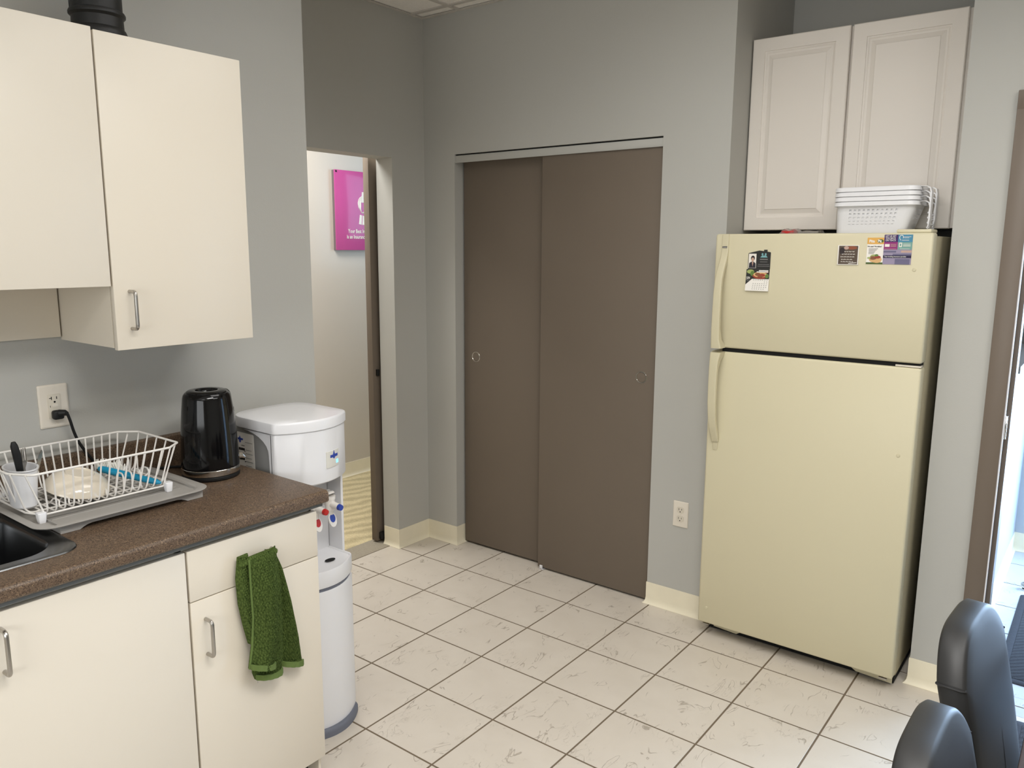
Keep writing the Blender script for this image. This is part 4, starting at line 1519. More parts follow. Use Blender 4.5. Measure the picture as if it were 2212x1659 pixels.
def rounded_door(z0, z1, nm):
    bb = B()
    sec = round_poly([(FX0_, FYB - 0.004), (FX0_, FYD), (FX1_, FYD), (FX1_, FYB - 0.004)], [0.002, 0.010, 0.010, 0.002], 5)
    def sc(i, z, dy=0.0):
        cx, cy = (FX0_ + FX1_) / 2, (FYD + FYB) / 2
        return [(cx + (x - cx) * (1 - i / 0.38), cy + (y - cy) * (1 - i / 0.033), z) for x, y in sec]
    bb.loft([sc(0.006, z0), sc(0.002, z0 + 0.0025), sc(0, z0 + 0.007), sc(0, z1 - 0.007), sc(0.002, z1 - 0.0025), sc(0.006, z1)])
    return obj(nm, bb, M['cream'], t)


fd = rounded_door(1.222, 1.662, 'freezer_door')
rd = rounded_door(0.056, 1.206, 'fridge_door')
b = B()
b.box(FX0_ + 0.012, FX1_ - 0.008, FYB - 0.005, FYB + 0.006, 0.075, 1.195)
b.box(FX0_ + 0.012, FX1_ - 0.008, FYB - 0.005, FYB + 0.006, 1.235, 1.645)
obj('gasket', b, M['greyside'], t)
b = B(); b.box(FX0_ + 0.045, FX1_ - 0.006, FYD + 0.012, FYB, 1.205, 1.223)
obj('door_gap', b, M['void'], t)


def strap(sections, parent, nm, m):
    """sections: (z, x_left, x_right, y_front, y_back)"""
    bb = B()
    rings = []
    for z, xa, xb, yf, yb in sections:
        r = min(0.006, (xb - xa) * 0.3, max(0.0004, (yb - yf) * 0.3))
        rings.append([(x, y, z) for x, y in round_poly([(xa, yb), (xa, yf), (xb, yf), (xb, yb)], [0, r, r, 0], 4)])
    bb.loft(rings)
    return obj(nm, bb, m, parent)


HXL, HXR = 1.524, 1.562
fh = strap([(1.6605, HXL + 0.012, HXR, FYD - 0.004, FYD + 0.002), (1.640, HXL + 0.012, HXR, FYD - 0.006, FYD + 0.002), (1.592, HXL + 0.011, HXR, FYD - 0.007, FYD + 0.002),
            (1.560, HXL + 0.009, HXR - 0.001, FYD - 0.018, FYD + 0.001), (1.530, HXL + 0.007, HXR - 0.003, FYD - 0.030, FYD - 0.014), (1.49, HXL + 0.004, HXR - 0.005, FYD - 0.041, FYD - 0.026),
            (1.44, HXL + 0.003, HXR - 0.005, FYD - 0.047, FYD - 0.033), (1.38, HXL + 0.003, HXR - 0.004, FYD - 0.050, FYD - 0.036), (1.30, HXL + 0.002, HXR - 0.003, FYD - 0.050, FYD - 0.034),
            (1.255, HXL + 0.002, HXR - 0.002, FYD - 0.049, FYD - 0.020), (1.232, HXL + 0.002, HXR + 0.004, FYD - 0.047, FYD + 0.001), (1.2225, HXL + 0.002, HXR + 0.006, FYD - 0.046, FYD + 0.001)], fd, 'handle', M['creamdk'])
b = B(); b.box(HXL + 0.015, HXR - 0.004, FYD - 0.0085, FYD - 0.006, 1.609, 1.615)
bg = obj('badge', b, M['ink'], fd, label='small black maker badge')
text('lettering', 'Kenmore', 0.0058, (HXL + 0.0165, FYD - 0.0087, 1.6100), '-y', M['inkwhite'], bg if False else fd, extrude=0.0001, xs=0.82)
rh = strap([(1.206, HXL + 0.001, HXR + 0.006, FYD - 0.046, FYD + 0.001), (1.195, HXL + 0.001, HXR + 0.004, FYD - 0.048, FYD + 0.001), (1.172, HXL + 0.001, HXR - 0.001, FYD - 0.050, FYD - 0.020),
            (1.14, HXL + 0.001, HXR - 0.003, FYD - 0.051, FYD - 0.034), (1.08, HXL + 0.001, HXR - 0.004, FYD - 0.051, FYD - 0.037), (1.00, HXL + 0.001, HXR - 0.004, FYD - 0.049, FYD - 0.035),
            (0.94, HXL + 0.003, HXR - 0.004, FYD - 0.043, FYD - 0.028), (0.89, HXL + 0.006, HXR - 0.002, FYD - 0.030, FYD - 0.014), (0.862, HXL + 0.009, HXR, FYD - 0.018, FYD + 0.001),
            (0.846, HXL + 0.010, HXR, FYD - 0.013, FYD + 0.001), (0.842, HXL + 0.011, HXR - 0.001, FYD - 0.011, FYD + 0.001), (0.8415, HXL + 0.013, HXR - 0.004, FYD - 0.005, FYD + 0.001), (0.812, HXL + 0.014, HXR - 0.005, FYD - 0.0035, FYD + 0.001), (0.806, HXL + 0.016, HXR - 0.008, FYD - 0.002, FYD + 0.001)], rd, 'handle', M['creamdk'])
# hinges, brackets, feet
b = B(); b.box(2.150, FX1_ - 0.010, FYD + 0.010, FYB + 0.05, 1.662, 1.674, bev=0.004)
obj('top_hinge_cover', b, M['cream'], t)
b = B()
b.box(2.185, FX1_ - 0.002, FYD + 0.004, FYD + 0.040, 1.2075, 1.2135, bev=0.001)
obj('middle_hinge', b, M['platefc'], t)
b = B()
b.box(FX0_ + 0.01, FX1_ - 0.008, FYB + 0.018, 0.48, 0.004, 0.041)
obj('underside_light_blocker', b, M['void'], t)  # black box added under the fridge to block light and look dark
def bracket(pts):
    b = B()
    b.prism(pts, 'y', FYB + 0.006, FYB + 0.010)
    obj('leg_bracket', b, M['cream'], t)
bracket([(FX0_ + 0.045, 0.062), (FX0_ + 0.045, 0.018), (FX0_ + 0.145, 0.012), (FX0_ + 0.185, 0.040), (FX0_ + 0.185, 0.062)])
bracket([(FX1_ - 0.012, 0.062), (FX1_ - 0.012, 0.006), (FX1_ - 0.140, 0.012), (FX1_ - 0.185, 0.040), (FX1_ - 0.185, 0.062)])
for x in (FX0_ + 0.030, FX1_ - 0.035):
    b = B()
    b.box(x - 0.014, x + 0.014, FYD + 0.016, FYB + 0.014, 0.040, 0.046)
    b.cyl((x, FYB - 0.02, 0.0455), (x, FYB - 0.02, 0.056), 0.006, n=10)
    obj('leveling_hinge', b, M['steel'], t)
for x in (FX0_ + 0.098, FX1_ - 0.088):
    b = B()
    b.cyl((x, FYB + 0.004, 0.036), (x, FYB + 0.007, 0.036), 0.011, n=14)
    obj('bracket_hole', b, M['void'], t)
for x in (FX0_ + 0.06, FX1_ - 0.06):
    for y in (-0.085, 0.44):
        b = B(); b.cyl((x - 0.012, y, 0.018), (x + 0.012, y, 0.018), 0.018, n=18)
        obj('roller', b, M['blackrub'], t)
for x, z in ((1.543, 0.125), (2.218, 1.539), (2.221, 0.894)):
    b = B(); b.lathe([(0, 0.0), (0.0065, 0.0), (0.0055, 0.0018), (0, 0.0024)], n=14, mtx=Matrix.Translation((x, FYD, z)) @ Matrix.Rotation(PI / 2, 4, 'X'))
    obj('plug_button', b, M['creamdk'], fd if z > 1.2 else rd)

# ---------------- magnets and papers on the freezer door
FY = FYD
def card(bb, x0, x1, z0, z1, o, mi, th=0.0003):
    bb.box(x0, x1, FY - o - th, FY - o, z0, z1, mi=mi)


def cardmat(name, c, r=0.45, var=0.03):
    return mat(name, S(*c), r, var=var, vscale=80)


C_ = {k: cardmat('print_' + k, v) for k, v in dict(charcoal=(40, 40, 38), cream=(236, 230, 220), skin=(196, 160, 140), hair=(46, 36, 36), suit=(44, 42, 50), teal=(120, 168, 172), green=(96, 124, 60),
     lightgreen=(160, 172, 104), tan=(214, 172, 118), brown=(132, 84, 56), redbrown=(150, 60, 44), rust=(140, 78, 52), orange=(222, 170, 84), dkgreen=(70, 92, 40), purple=(58, 24, 92), magenta=(142, 36, 112),
     blue=(70, 134, 164), sage=(116, 160, 150), lilac=(150, 140, 164), slate=(104, 100, 128), navy=(34, 24, 62), choc=(86, 72, 60), pinkish=(190, 160, 146)).items()}


def cmats(*ks):
    return [C_[k] for k in ks]


# calendar
t = thing('magnet_calendar', (1.681, FY, 1.45), 'magnetic calendar with portrait photo and food picture on the freezer door', 'calendar')
x0, x1 = 1.638, 1.727
b = B()
b.prism(round_poly([(x0 + 0.004, 1.530), (x1, 1.530), (x1, 1.594), (x0 + 0.046, 1.600), (x0 + 0.004, 1.590)], 0.003, 3), 'y', FY - 0.0016, FY - 0.0002, mi=0)
b.box(x1 - 0.026, x1 - 0.013, FY - 0.0018, FY - 0.0004, 1.594, 1.603, mi=0)
head = obj('header_card', b, cmats('charcoal'), t)
b = B(); card(b, x0 + 0.006, x0 + 0.035, 1.534, 1.588, 0.0017, 0)
ph = obj('portrait_photo', b, cmats('cream'), head)
b = B()
def ell(bb, cx, cz, rx, rz, o, mi, n=18):
    bb.prism([(cx + rx * math.cos(2 * PI * k / n), cz + rz * math.sin(2 * PI * k / n)) for k in range(n)], 'y', FY - o - 0.0003, FY - o, mi=mi)
ell(b, x0 + 0.022, 1.571, 0.0075, 0.0100, 0.0022, 0)
ell(b, x0 + 0.022, 1.566, 0.0052, 0.0075, 0.0026, 1)
b.prism([(x0 + 0.008, 1.535), (x0 + 0.034, 1.535), (x0 + 0.033, 1.552), (x0 + 0.026, 1.558), (x0 + 0.017, 1.558), (x0 + 0.009, 1.553)], 'y', FY - 0.0025, FY - 0.0022, mi=2)
b.prism([(x0 + 0.019, 1.557), (x0 + 0.025, 1.557), (x0 + 0.022, 1.540)], 'y', FY - 0.0029, FY - 0.0026, mi=1)
obj('portrait_print', b, cmats('hair', 'skin', 'suit'), head)
b = B()
b.prism([(x0 + 0.050, 1.574), (x0 + 0.078, 1.574), (x0 + 0.072, 1.582), (x0 + 0.056, 1.581)], 'y', FY - 0.0021, FY - 0.0017, mi=0)
ell(b, x0 + 0.058, 1.586, 0.0035, 0.0045, 0.0018, 0); ell(b, x0 + 0.070, 1.586, 0.0035, 0.0045, 0.0018, 0)
for k, (w, z) in enumerate(((0.030, 1.5655), (0.028, 1.557), (0.042, 1.5475), (0.046, 1.541))):
    b.box(x0 + 0.064 - w / 2, x0 + 0.064 + w / 2, FY - 0.0021, FY - 0.0017, z, z + (0.0035 if k == 0 else 0.0016), mi=1)
obj('header_print', b, [C_['teal'], M['inkgrey']], head)
b = B()
# hanging pad, leaning out slightly at the foot
b.prism([(FY - 0.0004, 1.530), (FY - 0.0020, 1.530), (FY - 0.0095, 1.449), (FY - 0.0030, 1.449)], 'x', x0, x1, mi=0)
pad = obj('calendar_pad', b, [M['paper']], t)
def onpad(bb, pts, o, mi):
    """pts (x,z) on the leaning pad"""
    def yy(z): return FY - 0.0020 - (1.530 - z) / 0.081 * 0.0075
    t_ = bmesh.new()
    A = [t_.verts.new((x, yy(z) - o, z)) for x, z in pts]
    Bq = [t_.verts.new((x, yy(z) - o - 0.0003, z)) for x, z in pts]
    n = len(pts)
    for j in range(n):
        t_.faces.new((A[j], A[(j + 1) % n], Bq[(j + 1) % n], Bq[j]))
    t_.faces.new(A[::-1]); t_.faces.new(Bq)
    bmesh.ops.recalc_face_normals(t_, faces=t_.faces)
    bb._merge(t_, mi)
def pell(bb, cx, cz, rx, rz, o, mi, n=14, ph=0.0):
    onpad(bb, [(cx + rx * math.cos(2 * PI * k / n + ph), cz + rz * math.sin(2 * PI * k / n + ph)) for k in range(n)], o, mi)
b = B()
onpad(b, [(x0, 1.530), (x0, 1.472), (x0 + 0.024, 1.494), (x1, 1.494), (x1, 1.530)], 0.0001, 0)
pell(b, x0 + 0.016, 1.521, 0.014, 0.008, 0.0005, 1); pell(b, x0 + 0.024, 1.514, 0.008, 0.010, 0.0008, 2)
pell(b, x0 + 0.055, 1.506, 0.030, 0.0125, 0.0011, 3); pell(b, x0 + 0.055, 1.510, 0.027, 0.0105, 0.0014, 4)
pell(b, x0 + 0.045, 1.511, 0.010, 0.006, 0.0017, 5); pell(b, x0 + 0.062, 1.508, 0.012, 0.006, 0.0019, 3); pell(b, x0 + 0.055, 1.503, 0.010, 0.005, 0.0021, 6)
pell(b, x0 + 0.081, 1.505, 0.007, 0.008, 0.0023, 2); pell(b, x0 + 0.079, 1.520, 0.008, 0.004, 0.0023, 6)
obj('food_print', b, cmats('charcoal', 'lightgreen', 'green', 'redbrown', 'tan', 'brown', 'rust'), pad)
b = B()
for r in range(6):
    for c in range(7):
        if (r == 1 and c < 5) or (r == 5 and c > 5): continue
        x, z = x0 + 0.030 + c * 0.0085 - r * 0.0007, 1.489 - r * 0.0068
        onpad(b, [(x, z), (x + 0.0030, z), (x + 0.0030, z + 0.0022), (x, z + 0.0022)], 0.0002, 0)
obj('date_print', b, [M['inkgrey']], pad)
text('lettering', 'JUN', 0.0125, (x0 + 0.0035, FY - 0.0078, 1.4935), '-y', M['paper'], pad, extrude=0.0002, bold=0.0002, xs=0.62)
text('lettering', '2023', 0.0085, (x0 + 0.0035, FY - 0.0084, 1.4850), '-y', M['inkgrey'], pad, extrude=0.0002, xs=0.78)
b = B()
for w, z in ((0.036, 1.5235), (0.044, 1.5185)):
    onpad(b, [(x1 - 0.004 - w, z), (x1 - 0.004, z), (x1 - 0.004, z + 0.0034), (x1 - 0.004 - w, z + 0.0034)], 0.0026, 0)
obj('title_print', b, [M['paper']], pad)

# square chocolate-brown magnet
t = thing('square_magnet', (2.003, FY, 1.585), 'square brown photo magnet with white script lettering on the freezer', 'magnet')
b = B(); b.box(1.967, 2.038, FY - 0.004, FY - 0.0001, 1.552, 1.620, bev=0.0006)
obj('magnet', b, [M['paper']], t)
b = B()
o = 0.0042
card(b, 1.971, 2.035, 1.5545, 1.618, o - 0.0001, 0)
ell(b, 1.982, 1.600, 0.009, 0.012, o + 0.0003, 1); ell(b, 2.014, 1.611, 0.018, 0.006, o + 0.0003, 2); ell(b, 1.996, 1.611, 0.008, 0.006, o + 0.0006, 3)
obj('photo_print', b, cmats('choc', 'hair', 'rust', 'pinkish'), t)
b = B()
for k, (xa, w, z) in enumerate(((1.990, 0.030, 1.598), (1.982, 0.046, 1.589), (1.978, 0.048, 1.580), (1.981, 0.042, 1.571), (1.980, 0.044, 1.563))):
    x = xa
    while x < xa + w - 0.003:
        ww = random.uniform(0.004, 0.010)
        b.tube([(x + s * ww, FY - o - 0.0009, z + 0.0012 * math.sin(s * 9 + k)) for s in (0, 0.25, 0.5, 0.75, 1.0)], 0.0009, n=5)
        x += ww + 0.0022
b.tube([(2.006, FY - o - 0.0009, 1.557), (2.033, FY - o - 0.0009, 1.560)], 0.0011, n=5)
obj('script_print', b, M['paper'], t)

# sandwich flyer magnet
t = thing('flyer_magnet', (2.090, FY, 1.60), 'sandwich shop flyer magnet with orange heading on the freezer', 'magnet')
fx0, fx1, fz0, fz1 = 2.063, 2.1168, 1.556, 1.646
b = B(); b.box(fx0, fx1, FY - 0.0012, FY - 0.0001, fz0, fz1)
obj('card', b, [M['paper']], t)
b = B()
card(b, fx0, fx1, 1.624, fz1, 0.0012, 0)
ell(b, 2.105, 1.6345, 0.0105, 0.0060, 0.0016, 1)
card(b, fx0, fx1, fz0, fz0 + 0.006, 0.0012, 1)
ell(b, 2.093, 1.572, 0.021, 0.011, 0.0013, 2); ell(b, 2.098, 1.569, 0.015, 0.009, 0.0016, 3); ell(b, 2.089, 1.583, 0.013, 0.006, 0.0018, 4); ell(b, 2.085, 1.577, 0.012, 0.006, 0.0021, 5)
ell(b, 2.100, 1.580, 0.010, 0.005, 0.0023, 6); ell(b, 2.072, 1.577, 0.006, 0.003, 0.0022, 4); ell(b, 2.096, 1.586, 0.006, 0.004, 0.0024, 7)
obj('picture_print', b, cmats('orange', 'dkgreen', 'tan', 'tan', 'lightgreen', 'brown', 'redbrown', 'green'), t)
text('lettering', 'Pita', 0.0128, (2.0690, FY - 0.0018, 1.6300), '-y', M['paper'], t, bold=0.0005, xs=0.92)
text('lettering', 'Pit', 0.0128, (2.0965, FY - 0.0024, 1.6300), '-y', M['paper'], t, bold=0.0005, xs=0.92)
text('slogan', 'We cater! We deliver!', 0.0064, (2.0648, FY - 0.0016, 1.6140), '-y', M['ink'], t, bold=0.00012, xs=0.78)
b = B()
for k, w in enumerate((0.030, 0.026, 0.022, 0.020, 0.018)):
    card(b, 2.069, 2.069 + w, 1.6075 - k * 0.0042, 1.6093 - k * 0.0042, 0.0012, 0)
obj('address_print', b, [M['inkgrey']], t)

# insurance magnet
t = thing('insurance_magnet', (2.161, FY, 1.60), 'purple and teal insurance magnet with a lilac photo strip on the freezer', 'magnet')
ix0, ix1, iz0, iz1 = 2.1172, 2.2055, 1.556, 1.656
b = B(); b.box(ix0, ix1, FY - 0.0014, FY - 0.0001, iz0, iz1)
obj('card', b, [C_['lilac']], t)
xm = 2.1605
b = B()
o = 0.0014
card(b, ix0, xm, 1.631, iz1, o, 0); card(b, xm, ix1, 1.631, iz1, o, 1); card(b, ix0, xm, 1.606, 1.631, o, 2); card(b, xm, ix1, 1.606, 1.631, o, 3)
card(b, ix0, ix1, 1.5775, 1.5865, o, 4)
card(b, ix0, ix0 + 0.040, 1.5960, 1.6015, o, 6); card(b, ix0 + 0.03, ix1, 1.5865, 1.5920, o, 6); card(b, ix0 + 0.038, ix1 - 0.004, iz0, 1.5745, o, 6); card(b, ix0 + 0.055, ix1, 1.5960, 1.6030, o + 0.0002, 7)
b.box(ix0 + 0.003, ix0 + 0.018, FY - o - 0.0007, FY - o, 1.6150, 1.6245, mi=5)
b.prism([(x, z) for x, z in rrect(xm + 0.004, xm + 0.0135, 1.6145, 1.6290, 0.0015, 3)], 'y', FY - o - 0.0007, FY - o, mi=5)
b.box(xm + 0.0065, xm + 0.0110, FY - o - 0.0010, FY - o, 1.6175, 1.6260, mi=3)
for k in range(3):
    b.box(ix0 + 0.021, ix0 + 0.039, FY - o - 0.0006, FY - o, 1.6155 + k * 0.0036, 1.6168 + k * 0.0036, mi=7)
    b.box(xm + 0.017, xm + 0.040, FY - o - 0.0006, FY - o, 1.6165 + k * 0.0036, 1.6178 + k * 0.0036, mi=6 if False else 5)
b.box(ix0 + 0.003, ix0 + 0.040, FY - o - 0.0006, FY - o, 1.6080, 1.6090, mi=7); b.box(xm + 0.008, xm + 0.038, FY - o - 0.0006, FY - o, 1.6080, 1.6090, mi=5)
b.box(xm + 0.018, xm + 0.040, FY - o - 0.0006, FY - o, 1.6478, 1.6490, mi=5); b.box(xm + 0.018, xm + 0.034, FY - o - 0.0006, FY - o, 1.6446, 1.6458, mi=5); b.box(xm + 0.012, xm + 0.034, FY - o - 0.0006, FY - o, 1.6365, 1.6380, mi=5)
b.tube([(xm + 0.010 + 0.0058 * math.cos(a), FY - o - 0.0004, 1.6475 + 0.0062 * math.sin(a)) for a in [PI * (1.15 - 1.35 * k / 12) for k in range(13)]] , 0.0011, n=5, mi=5)
b.tube([(xm + 0.0042, FY - o - 0.0004, 1.646), (xm + 0.0055, FY - o - 0.0004, 1.641), (xm + 0.009, FY - o - 0.0004, 1.637)], 0.0009, n=5, mi=5)
obj('colour_print', b, cmats('purple', 'blue', 'magenta', 'sage', 'navy', 'cream', 'slate', 'pinkish'), t)
text('lettering', 'LET US GET\nYOU BACK\nON TRACK', 0.0090, (ix0 + 0.0035, FY - o - 0.0006, 1.6480), '-y', M['paper'], t, xs=0.72, space=0.78)
text('slogan', 'Your trucking insurance specialist', 0.0068, (ix0 + 0.004, FY - o - 0.0006, 1.5802), '-y', M['paper'], t, xs=0.74)

for _o in bpy.data.objects:
    if _o.name.split('.')[0].endswith('_print'):
        _o['kind'] = 'stuff'

# =================================================================== CABINET OVER THE FRIDGE
UC0, UC1, UCY = 1.498, 2.298, 0.092
UZ0, UZ1 = 1.682, 2.432
t = thing('wall_cabinet', (1.885, 0.25, UZ0), 'white raised panel cabinet mounted over the refrigerator', 'cabinet')
b = B()
b.box(UC0, UC1, UCY + 0.021, 0.55, UZ0 + 0.002, UZ1 - 0.001)
obj('carcass', b, M['therm'], t)


def panel_door(xa, xb, za, zb_):
    bb = B()
    y0 = UCY
    def rr(i, y):
        return [(x, y, z) for x, z in ((xa + i, za + i), (xb - i, za + i), (xb - i, zb_ - i), (xa + i, zb_ - i))]
    bb.loft([rr(0, y0 + 0.019), rr(0, y0 + 0.003), rr(0.003, y0), rr(0.050, y0), rr(0.051, y0 + 0.0035), rr(0.055, y0 + 0.0045), rr(0.060, y0 + 0.0080), rr(0.066, y0 + 0.0085), rr(0.082, y0 + 0.0030), rr(0.084, y0 + 0.0010), rr(0.088, y0 + 0.0010)])
    return obj('door', bb, M['therm'], t, angle=20)


panel_door(UC0 + 0.002, 1.8730, UZ0, UZ1)
panel_door(1.8830, 2.262, UZ0, UZ1)

# =================================================================== BASKETS ON THE FRIDGE
def basket_mesh():
    """white plastic basket, local origin at base centre; x long side"""
    L2, D2 = 0.136, 0.090      # rim half sizes
    H = 0.118
    tap_ = 0.86
    NXH, NYH = 11, 6
    # perimeter stations at rim, counter-clockwise, with hole columns
    st = []
    def side(p, q, nh, m0=0.13):
        out = []
        n = nh
        for k in range(n):
            a = m0 + (1 - 2 * m0) * (k + 0.26) / n
            c = m0 + (1 - 2 * m0) * (k + 0.74) / n
            out += [(a, True), (c, False)]
        return [((p[0] + (q[0] - p[0]) * s, p[1] + (q[1] - p[1]) * s), h) for s, h in out]
    r = 0.028
    cor = [((-L2 + r, -D2 + r), PI), ((L2 - r, -D2 + r), 1.5 * PI), ((L2 - r, D2 - r), 0.0), ((-L2 + r, D2 - r), 0.5 * PI)]
    ends = [((-L2, -D2), (L2, -D2), NXH), ((L2, -D2), (L2, D2), NYH), ((L2, D2), (-L2, D2), NXH), ((-L2, D2), (-L2, -D2), NYH)]
    for k in range(4):
        st += [(p, False) for p in arc_pts(cor[k][0], r, cor[k][1], cor[k][1] + PI / 2, 5)]
        p, q, nh = ends[k]
        st += side(p, q, nh, 0.17 if nh == NXH else 0.24)
    zs = [0.0, 0.0385, 0.0400, 0.0490, 0.0505, 0.0580, 0.0645, 0.0710, 0.0775, 0.0840, 0.0905, H - 0.008]
    hole_rows = {1, 3, 5, 7, 9}
    t_ = bmesh.new()
    rings = []
    for z in zs:
        s = tap_ + (1 - tap_) * z / H
        s2 = 1 - (1 - s) * (L2 / D2) * 0.9
        rings.append([t_.verts.new(((p[0] + L2) * (s * 0.985) - L2 + 0.004, p[1] * s2 * 0.95, z)) for p, _ in st])
    n = len(st)
    for j in range(len(zs) - 1):
        for i in range(n):
            if st[i][1] and j in hole_rows:
                continue
            i2 = (i + 1) % n
            t_.faces.new((rings[j][i], rings[j][i2], rings[j + 1][i2], rings[j + 1][i]))
    t_.faces.new(rings[0][::-1])
    bb = B()
    me = bpy.data.meshes.new('x')
    bmesh.ops.recalc_face_normals(t_, faces=t_.faces)
    bmesh.ops.solidify(t_, geom=list(t_.faces), thickness=-0.0012)
    bb._merge(t_)
    return bb


def make_basket(label):
    t = thing('storage_basket', (0, 0, 0), label, 'basket', 'nested baskets on the fridge')
    obj('body', basket_mesh(), M['whitepl'], t, local=True)
    b = B()
    H = 0.118
    rr = lambda g, z: [(x, y, z) for x, y in rrect(-0.136 - g, 0.136 + g, -0.090 - g, 0.090 + g, 0.034, 7)]
    b.loft([rr(-0.004, H - 0.012), rr(0.005, H - 0.0158), rr(0.007, H - 0.0152), rr(0.0055, H - 0.002), rr(0.003, H), rr(-0.002, H), rr(-0.004, H - 0.003), rr(-0.004, H - 0.012)], cap0=False, cap1=False)
    obj('rim', b, M['whitepl'], t, local=True)
    b = B()
    rings = []
    for x, z, w in ((0.140, H - 0.004, 0.060), (0.158, H - 0.0035, 0.056), (0.168, H - 0.008, 0.052), (0.172, H - 0.022, 0.048), (0.1725, H - 0.055, 0.042), (0.170, H - 0.085, 0.036), (0.166, H - 0.096, 0.028)):
        rings.append([(x, -w, z), (x + 0.0022, -w, z + 0.0022), (x + 0.0022, w, z + 0.0022), (x, w, z)])
    # two straps and a grip bar: a loop handle hanging down from the end
    for s in (-1, 1):
        pr = [(0.140, H - 0.004), (0.158, H - 0.0035), (0.168, H - 0.009), (0.172, H - 0.024), (0.1725, H - 0.060), (0.169, H - 0.092)]
        b.loft([[(x, s * (0.052 - k * 0.003) - 0.014, z), (x + 0.0036, s * (0.052 - k * 0.003) - 0.014, z + 0.0016), (x + 0.0036, s * (0.052 - k * 0.003) + 0.014, z + 0.0016), (x, s * (0.052 - k * 0.003) + 0.014, z)] for k, (x, z) in enumerate(pr)])
    b.tube([(0.1695, -0.044, H - 0.092), (0.1690, -0.02, H - 0.099), (0.1690, 0.02, H - 0.099), (0.1695, 0.044, H - 0.092)], 0.0045, n=8)
    obj('handle', b, M['whitepl'], t, local=True)
    return t


BK = ('lowest white plastic basket of the nested stack on the fridge', 'second lowest white basket of the nested stack on the fridge', 'third white basket up in the nested stack on the fridge', 'topmost white plastic basket of the nested stack on the fridge')
bk0 = make_basket(BK[0])
for k in range(4):
    o = bk0 if k == 0 else copy_tree(bk0)
    o['label'] = BK[k]
    o.location = (2.054, -0.018, 1.6565 + 0.0168 * k)
    o.rotation_euler = (0, 0, math.radians(-1.5))

# red packet in clear film
t = thing('snack_packet', (1.76, 0.0, 1.655), 'small red packet in clear film on the fridge top', 'packet')
b = B(); b.box(1.712, 1.760, -0.060, 0.000, 1.6535, 1.6745, bev=0.002)
obj('packet', b, M['red'], t)
b = B()
pts = []
rows = []
for k in range(9):
    x = 1.700 + 0.150 * k / 8
    hgt = 0.012 + 0.012 * abs(math.sin(k * 1.7)) + (0.006 if k in (1, 2, 3) else 0)
    rows.append([(x, -0.075, 1.653), (x, -0.050, 1.653 + hgt), (x, 0.0, 1.653 + hgt * 1.1), (x, 0.03, 1.653 + hgt * 0.6), (x, 0.06, 1.653)])
b.loft(rows, closed=True)
obj('film', b, M['clearpl'], t)

# =================================================================== WALL OUTLET BY THE FRIDGE
PX, PZ = 1.352, 0.457
t = thing('wall_outlet', (PX, YW, PZ), 'ivory duplex wall outlet low on the wall between closet and fridge', 'outlet')
b = B()
b.loft([[(PX + x, YW - d_, PZ + z) for x, z in rrect(-0.0355 + i, 0.0355 - i, -0.0580 + i, 0.0580 - i, 0.003)] for i, d_ in ((0, 0.0), (0, 0.003), (0.002, 0.0055), (0.005, 0.0062))])
obj('plate', b, M['plate'], t)
for dz in (0.020, -0.020):
    b = B()
    sh = [(PX + x, PZ + dz + z) for x, z in round_poly([(-0.0165, -0.008), (-0.008, -0.0145), (0.008, -0.0145), (0.0165, -0.008), (0.0165, 0.010), (0.009, 0.0145), (-0.009, 0.0145), (-0.0165, 0.010)], 0.004, 3)]
    b.prism(sh, 'y', YW - 0.0080, YW - 0.006)
    f = obj('receptacle', b, M['platefc'], t)
    b = B()
    y0, y1 = YW - 0.0083, YW - 0.007
    b.box(PX - 0.0075, PX - 0.0055, y0, y1, PZ + dz - 0.001, PZ + dz + 0.0085)
    b.box(PX + 0.0055, PX + 0.0075, y0, y1, PZ + dz, PZ + dz + 0.0078)
    b.cyl((PX - 0.0005, y0, PZ + dz - 0.0075), (PX - 0.0005, y1, PZ + dz - 0.0075), 0.0026, n=12)
    obj('slots', b, M['void'], f)
b = B(); b.cyl((PX, YW - 0.0076, PZ), (PX, YW - 0.005, PZ), 0.003, n=12)
obj('screw', b, M['plate'], t)

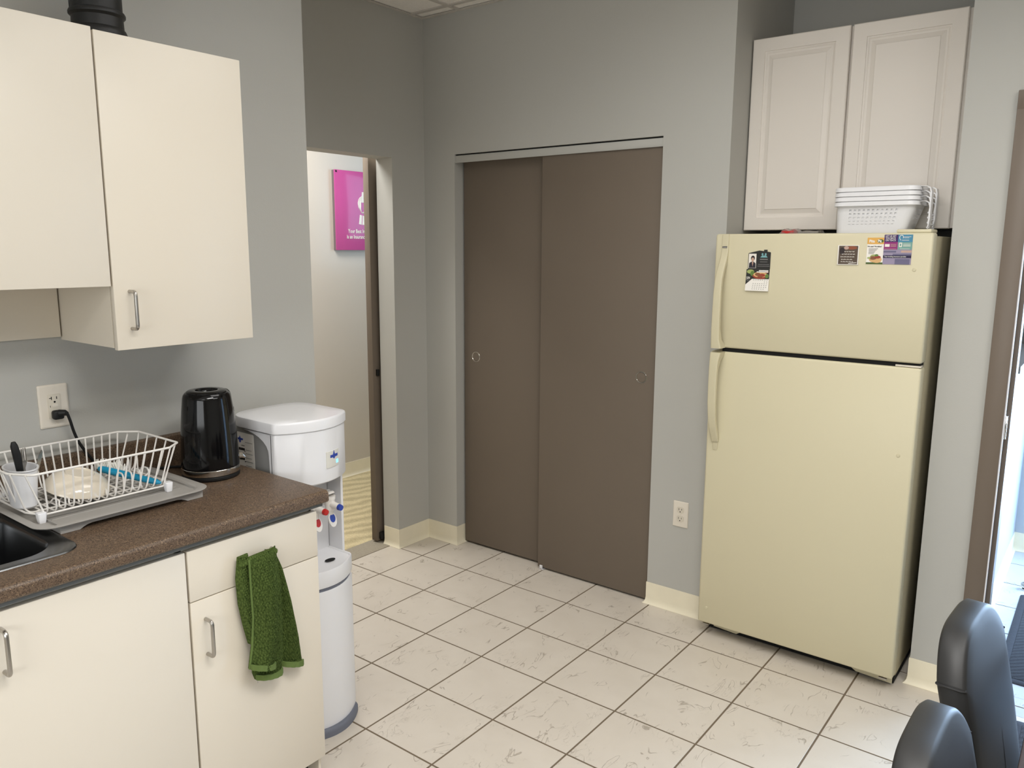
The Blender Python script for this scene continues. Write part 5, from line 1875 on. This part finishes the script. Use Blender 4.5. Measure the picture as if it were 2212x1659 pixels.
# =================================================================== CHAIRS AND TABLE
def make_chair(label):
    """facing +x, local origin on the floor below the seat centre"""
    t = thing('dining_chair', (0, 0, 0), label, 'chair', 'black chairs at the table')
    H = 0.905
    bw = 0.170
    # padded back: arch outline extruded along x, leaning and slightly wrapped
    def outline(i):
        pts = []
        n = 40
        for k in range(n + 1):
            a = PI * k / n
            y = -math.cos(a)
            s = abs(y) ** 3.6
            z = H - 0.075 * s - 0.0 * s
            pts.append((y * bw, z))
        side_z = H - 0.075
        o = [(p[0] * (1 - i / bw), p[1] - i) for p in pts]
        low = 0.50
        right = [((bw - i) * (1 - 0.0 * s), side_z - i + (low - side_z) * s) for s in (0.15, 0.4, 0.7, 1.0)]
        left = [(-p[0], p[1]) for p in right[::-1]]
        return o + right + left
    def X(y, z, d_):
        return d_ - 0.205 - (z - 0.5) * 0.20 + 0.004 * math.sin((z - 0.5) * 9)
    b = B()
    rings = []
    for i, d_ in ((0.016, -0.024), (0.005, -0.0215), (0.0, -0.015), (0.0, 0.021), (0.0025, 0.0255), (0.007, 0.0275), (0.03, 0.030), (0.07, 0.0315), (0.12, 0.032), (0.155, 0.032)):
        rings.append([(X(y, z, d_), y, z) for y, z in outline(i)])
    b.loft(rings)
    obj('backrest', b, M['leather'], t, local=True, angle=60)
    b = B()
    for s in (-1, 1):
        zz = H - 0.080
        b.tube([(X(bw, zz, -0.022), s * (bw - 0.004), zz), (X(bw, zz, -0.016), s * (bw - 0.0005), zz), (X(bw, zz, 0.020), s * (bw - 0.0005), zz), (X(bw, zz, 0.027), s * (bw - 0.005), zz)], 0.0028, n=6)
    obj('seam_piping', b, M['leather_dk'], t, local=True)
    b = B()
    b.loft([[(x, y, z) for x, y in rrect(-0.205 + i, 0.215 - i, -0.160 + i, 0.160 - i, 0.04)] for i, z in ((0.02, 0.385), (0.0, 0.40), (0.0, 0.455), (0.012, 0.475), (0.05, 0.487), (0.12, 0.492))])
    obj('seat', b, M['leather_dk'], t, local=True)
    for sx, sy in ((-1, -1), (-1, 1), (1, -1), (1, 1)):
        b = B()
        x, y = sx * 0.175, sy * 0.130
        b.loft([[(x + dx_ + sx * 0.012 * (1 - z / 0.39), y + dy_, z) for dx_, dy_ in rrect(-w, w, -w, w, 0.004, 3)] for w, z in ((0.015, 0.0), (0.021, 0.39))])
        obj('leg', b, M['wood'], t, local=True)
    return t


ch = make_chair('black leatherette dining chair at the table, the one nearer the door frame')
ch2 = copy_tree(ch)
ch2['label'] = 'black leatherette dining chair at the table, only its curved back top showing'
ch.location = (2.891, -1.480, 0)
ch2.location = (2.903, -1.930, 0)
ch.rotation_euler = (0, 0, math.radians(-4))
ch2.rotation_euler = (0, 0, math.radians(-1))

t = thing('dining_table', (3.15, -1.95, 0), 'dark wood dining table beside the black chairs', 'table')
b = B(); b.box(2.728, 3.58, -2.95, -1.08, 0.715, 0.750, bev=0.004)
obj('tabletop', b, M['wood'], t)
b = B(); b.box(2.82, 3.49, -2.86, -1.17, 0.640, 0.7145)
b2 = None
obj('apron', b, M['wood'], t)
for x in (2.855, 3.455):
    for y in (-2.82, -1.135):
        b = B(); b.box(x - 0.03, x + 0.03, y - 0.03, y + 0.03, 0, 0.7149, bev=0.003)
        obj('leg', b, M['wood'], t)
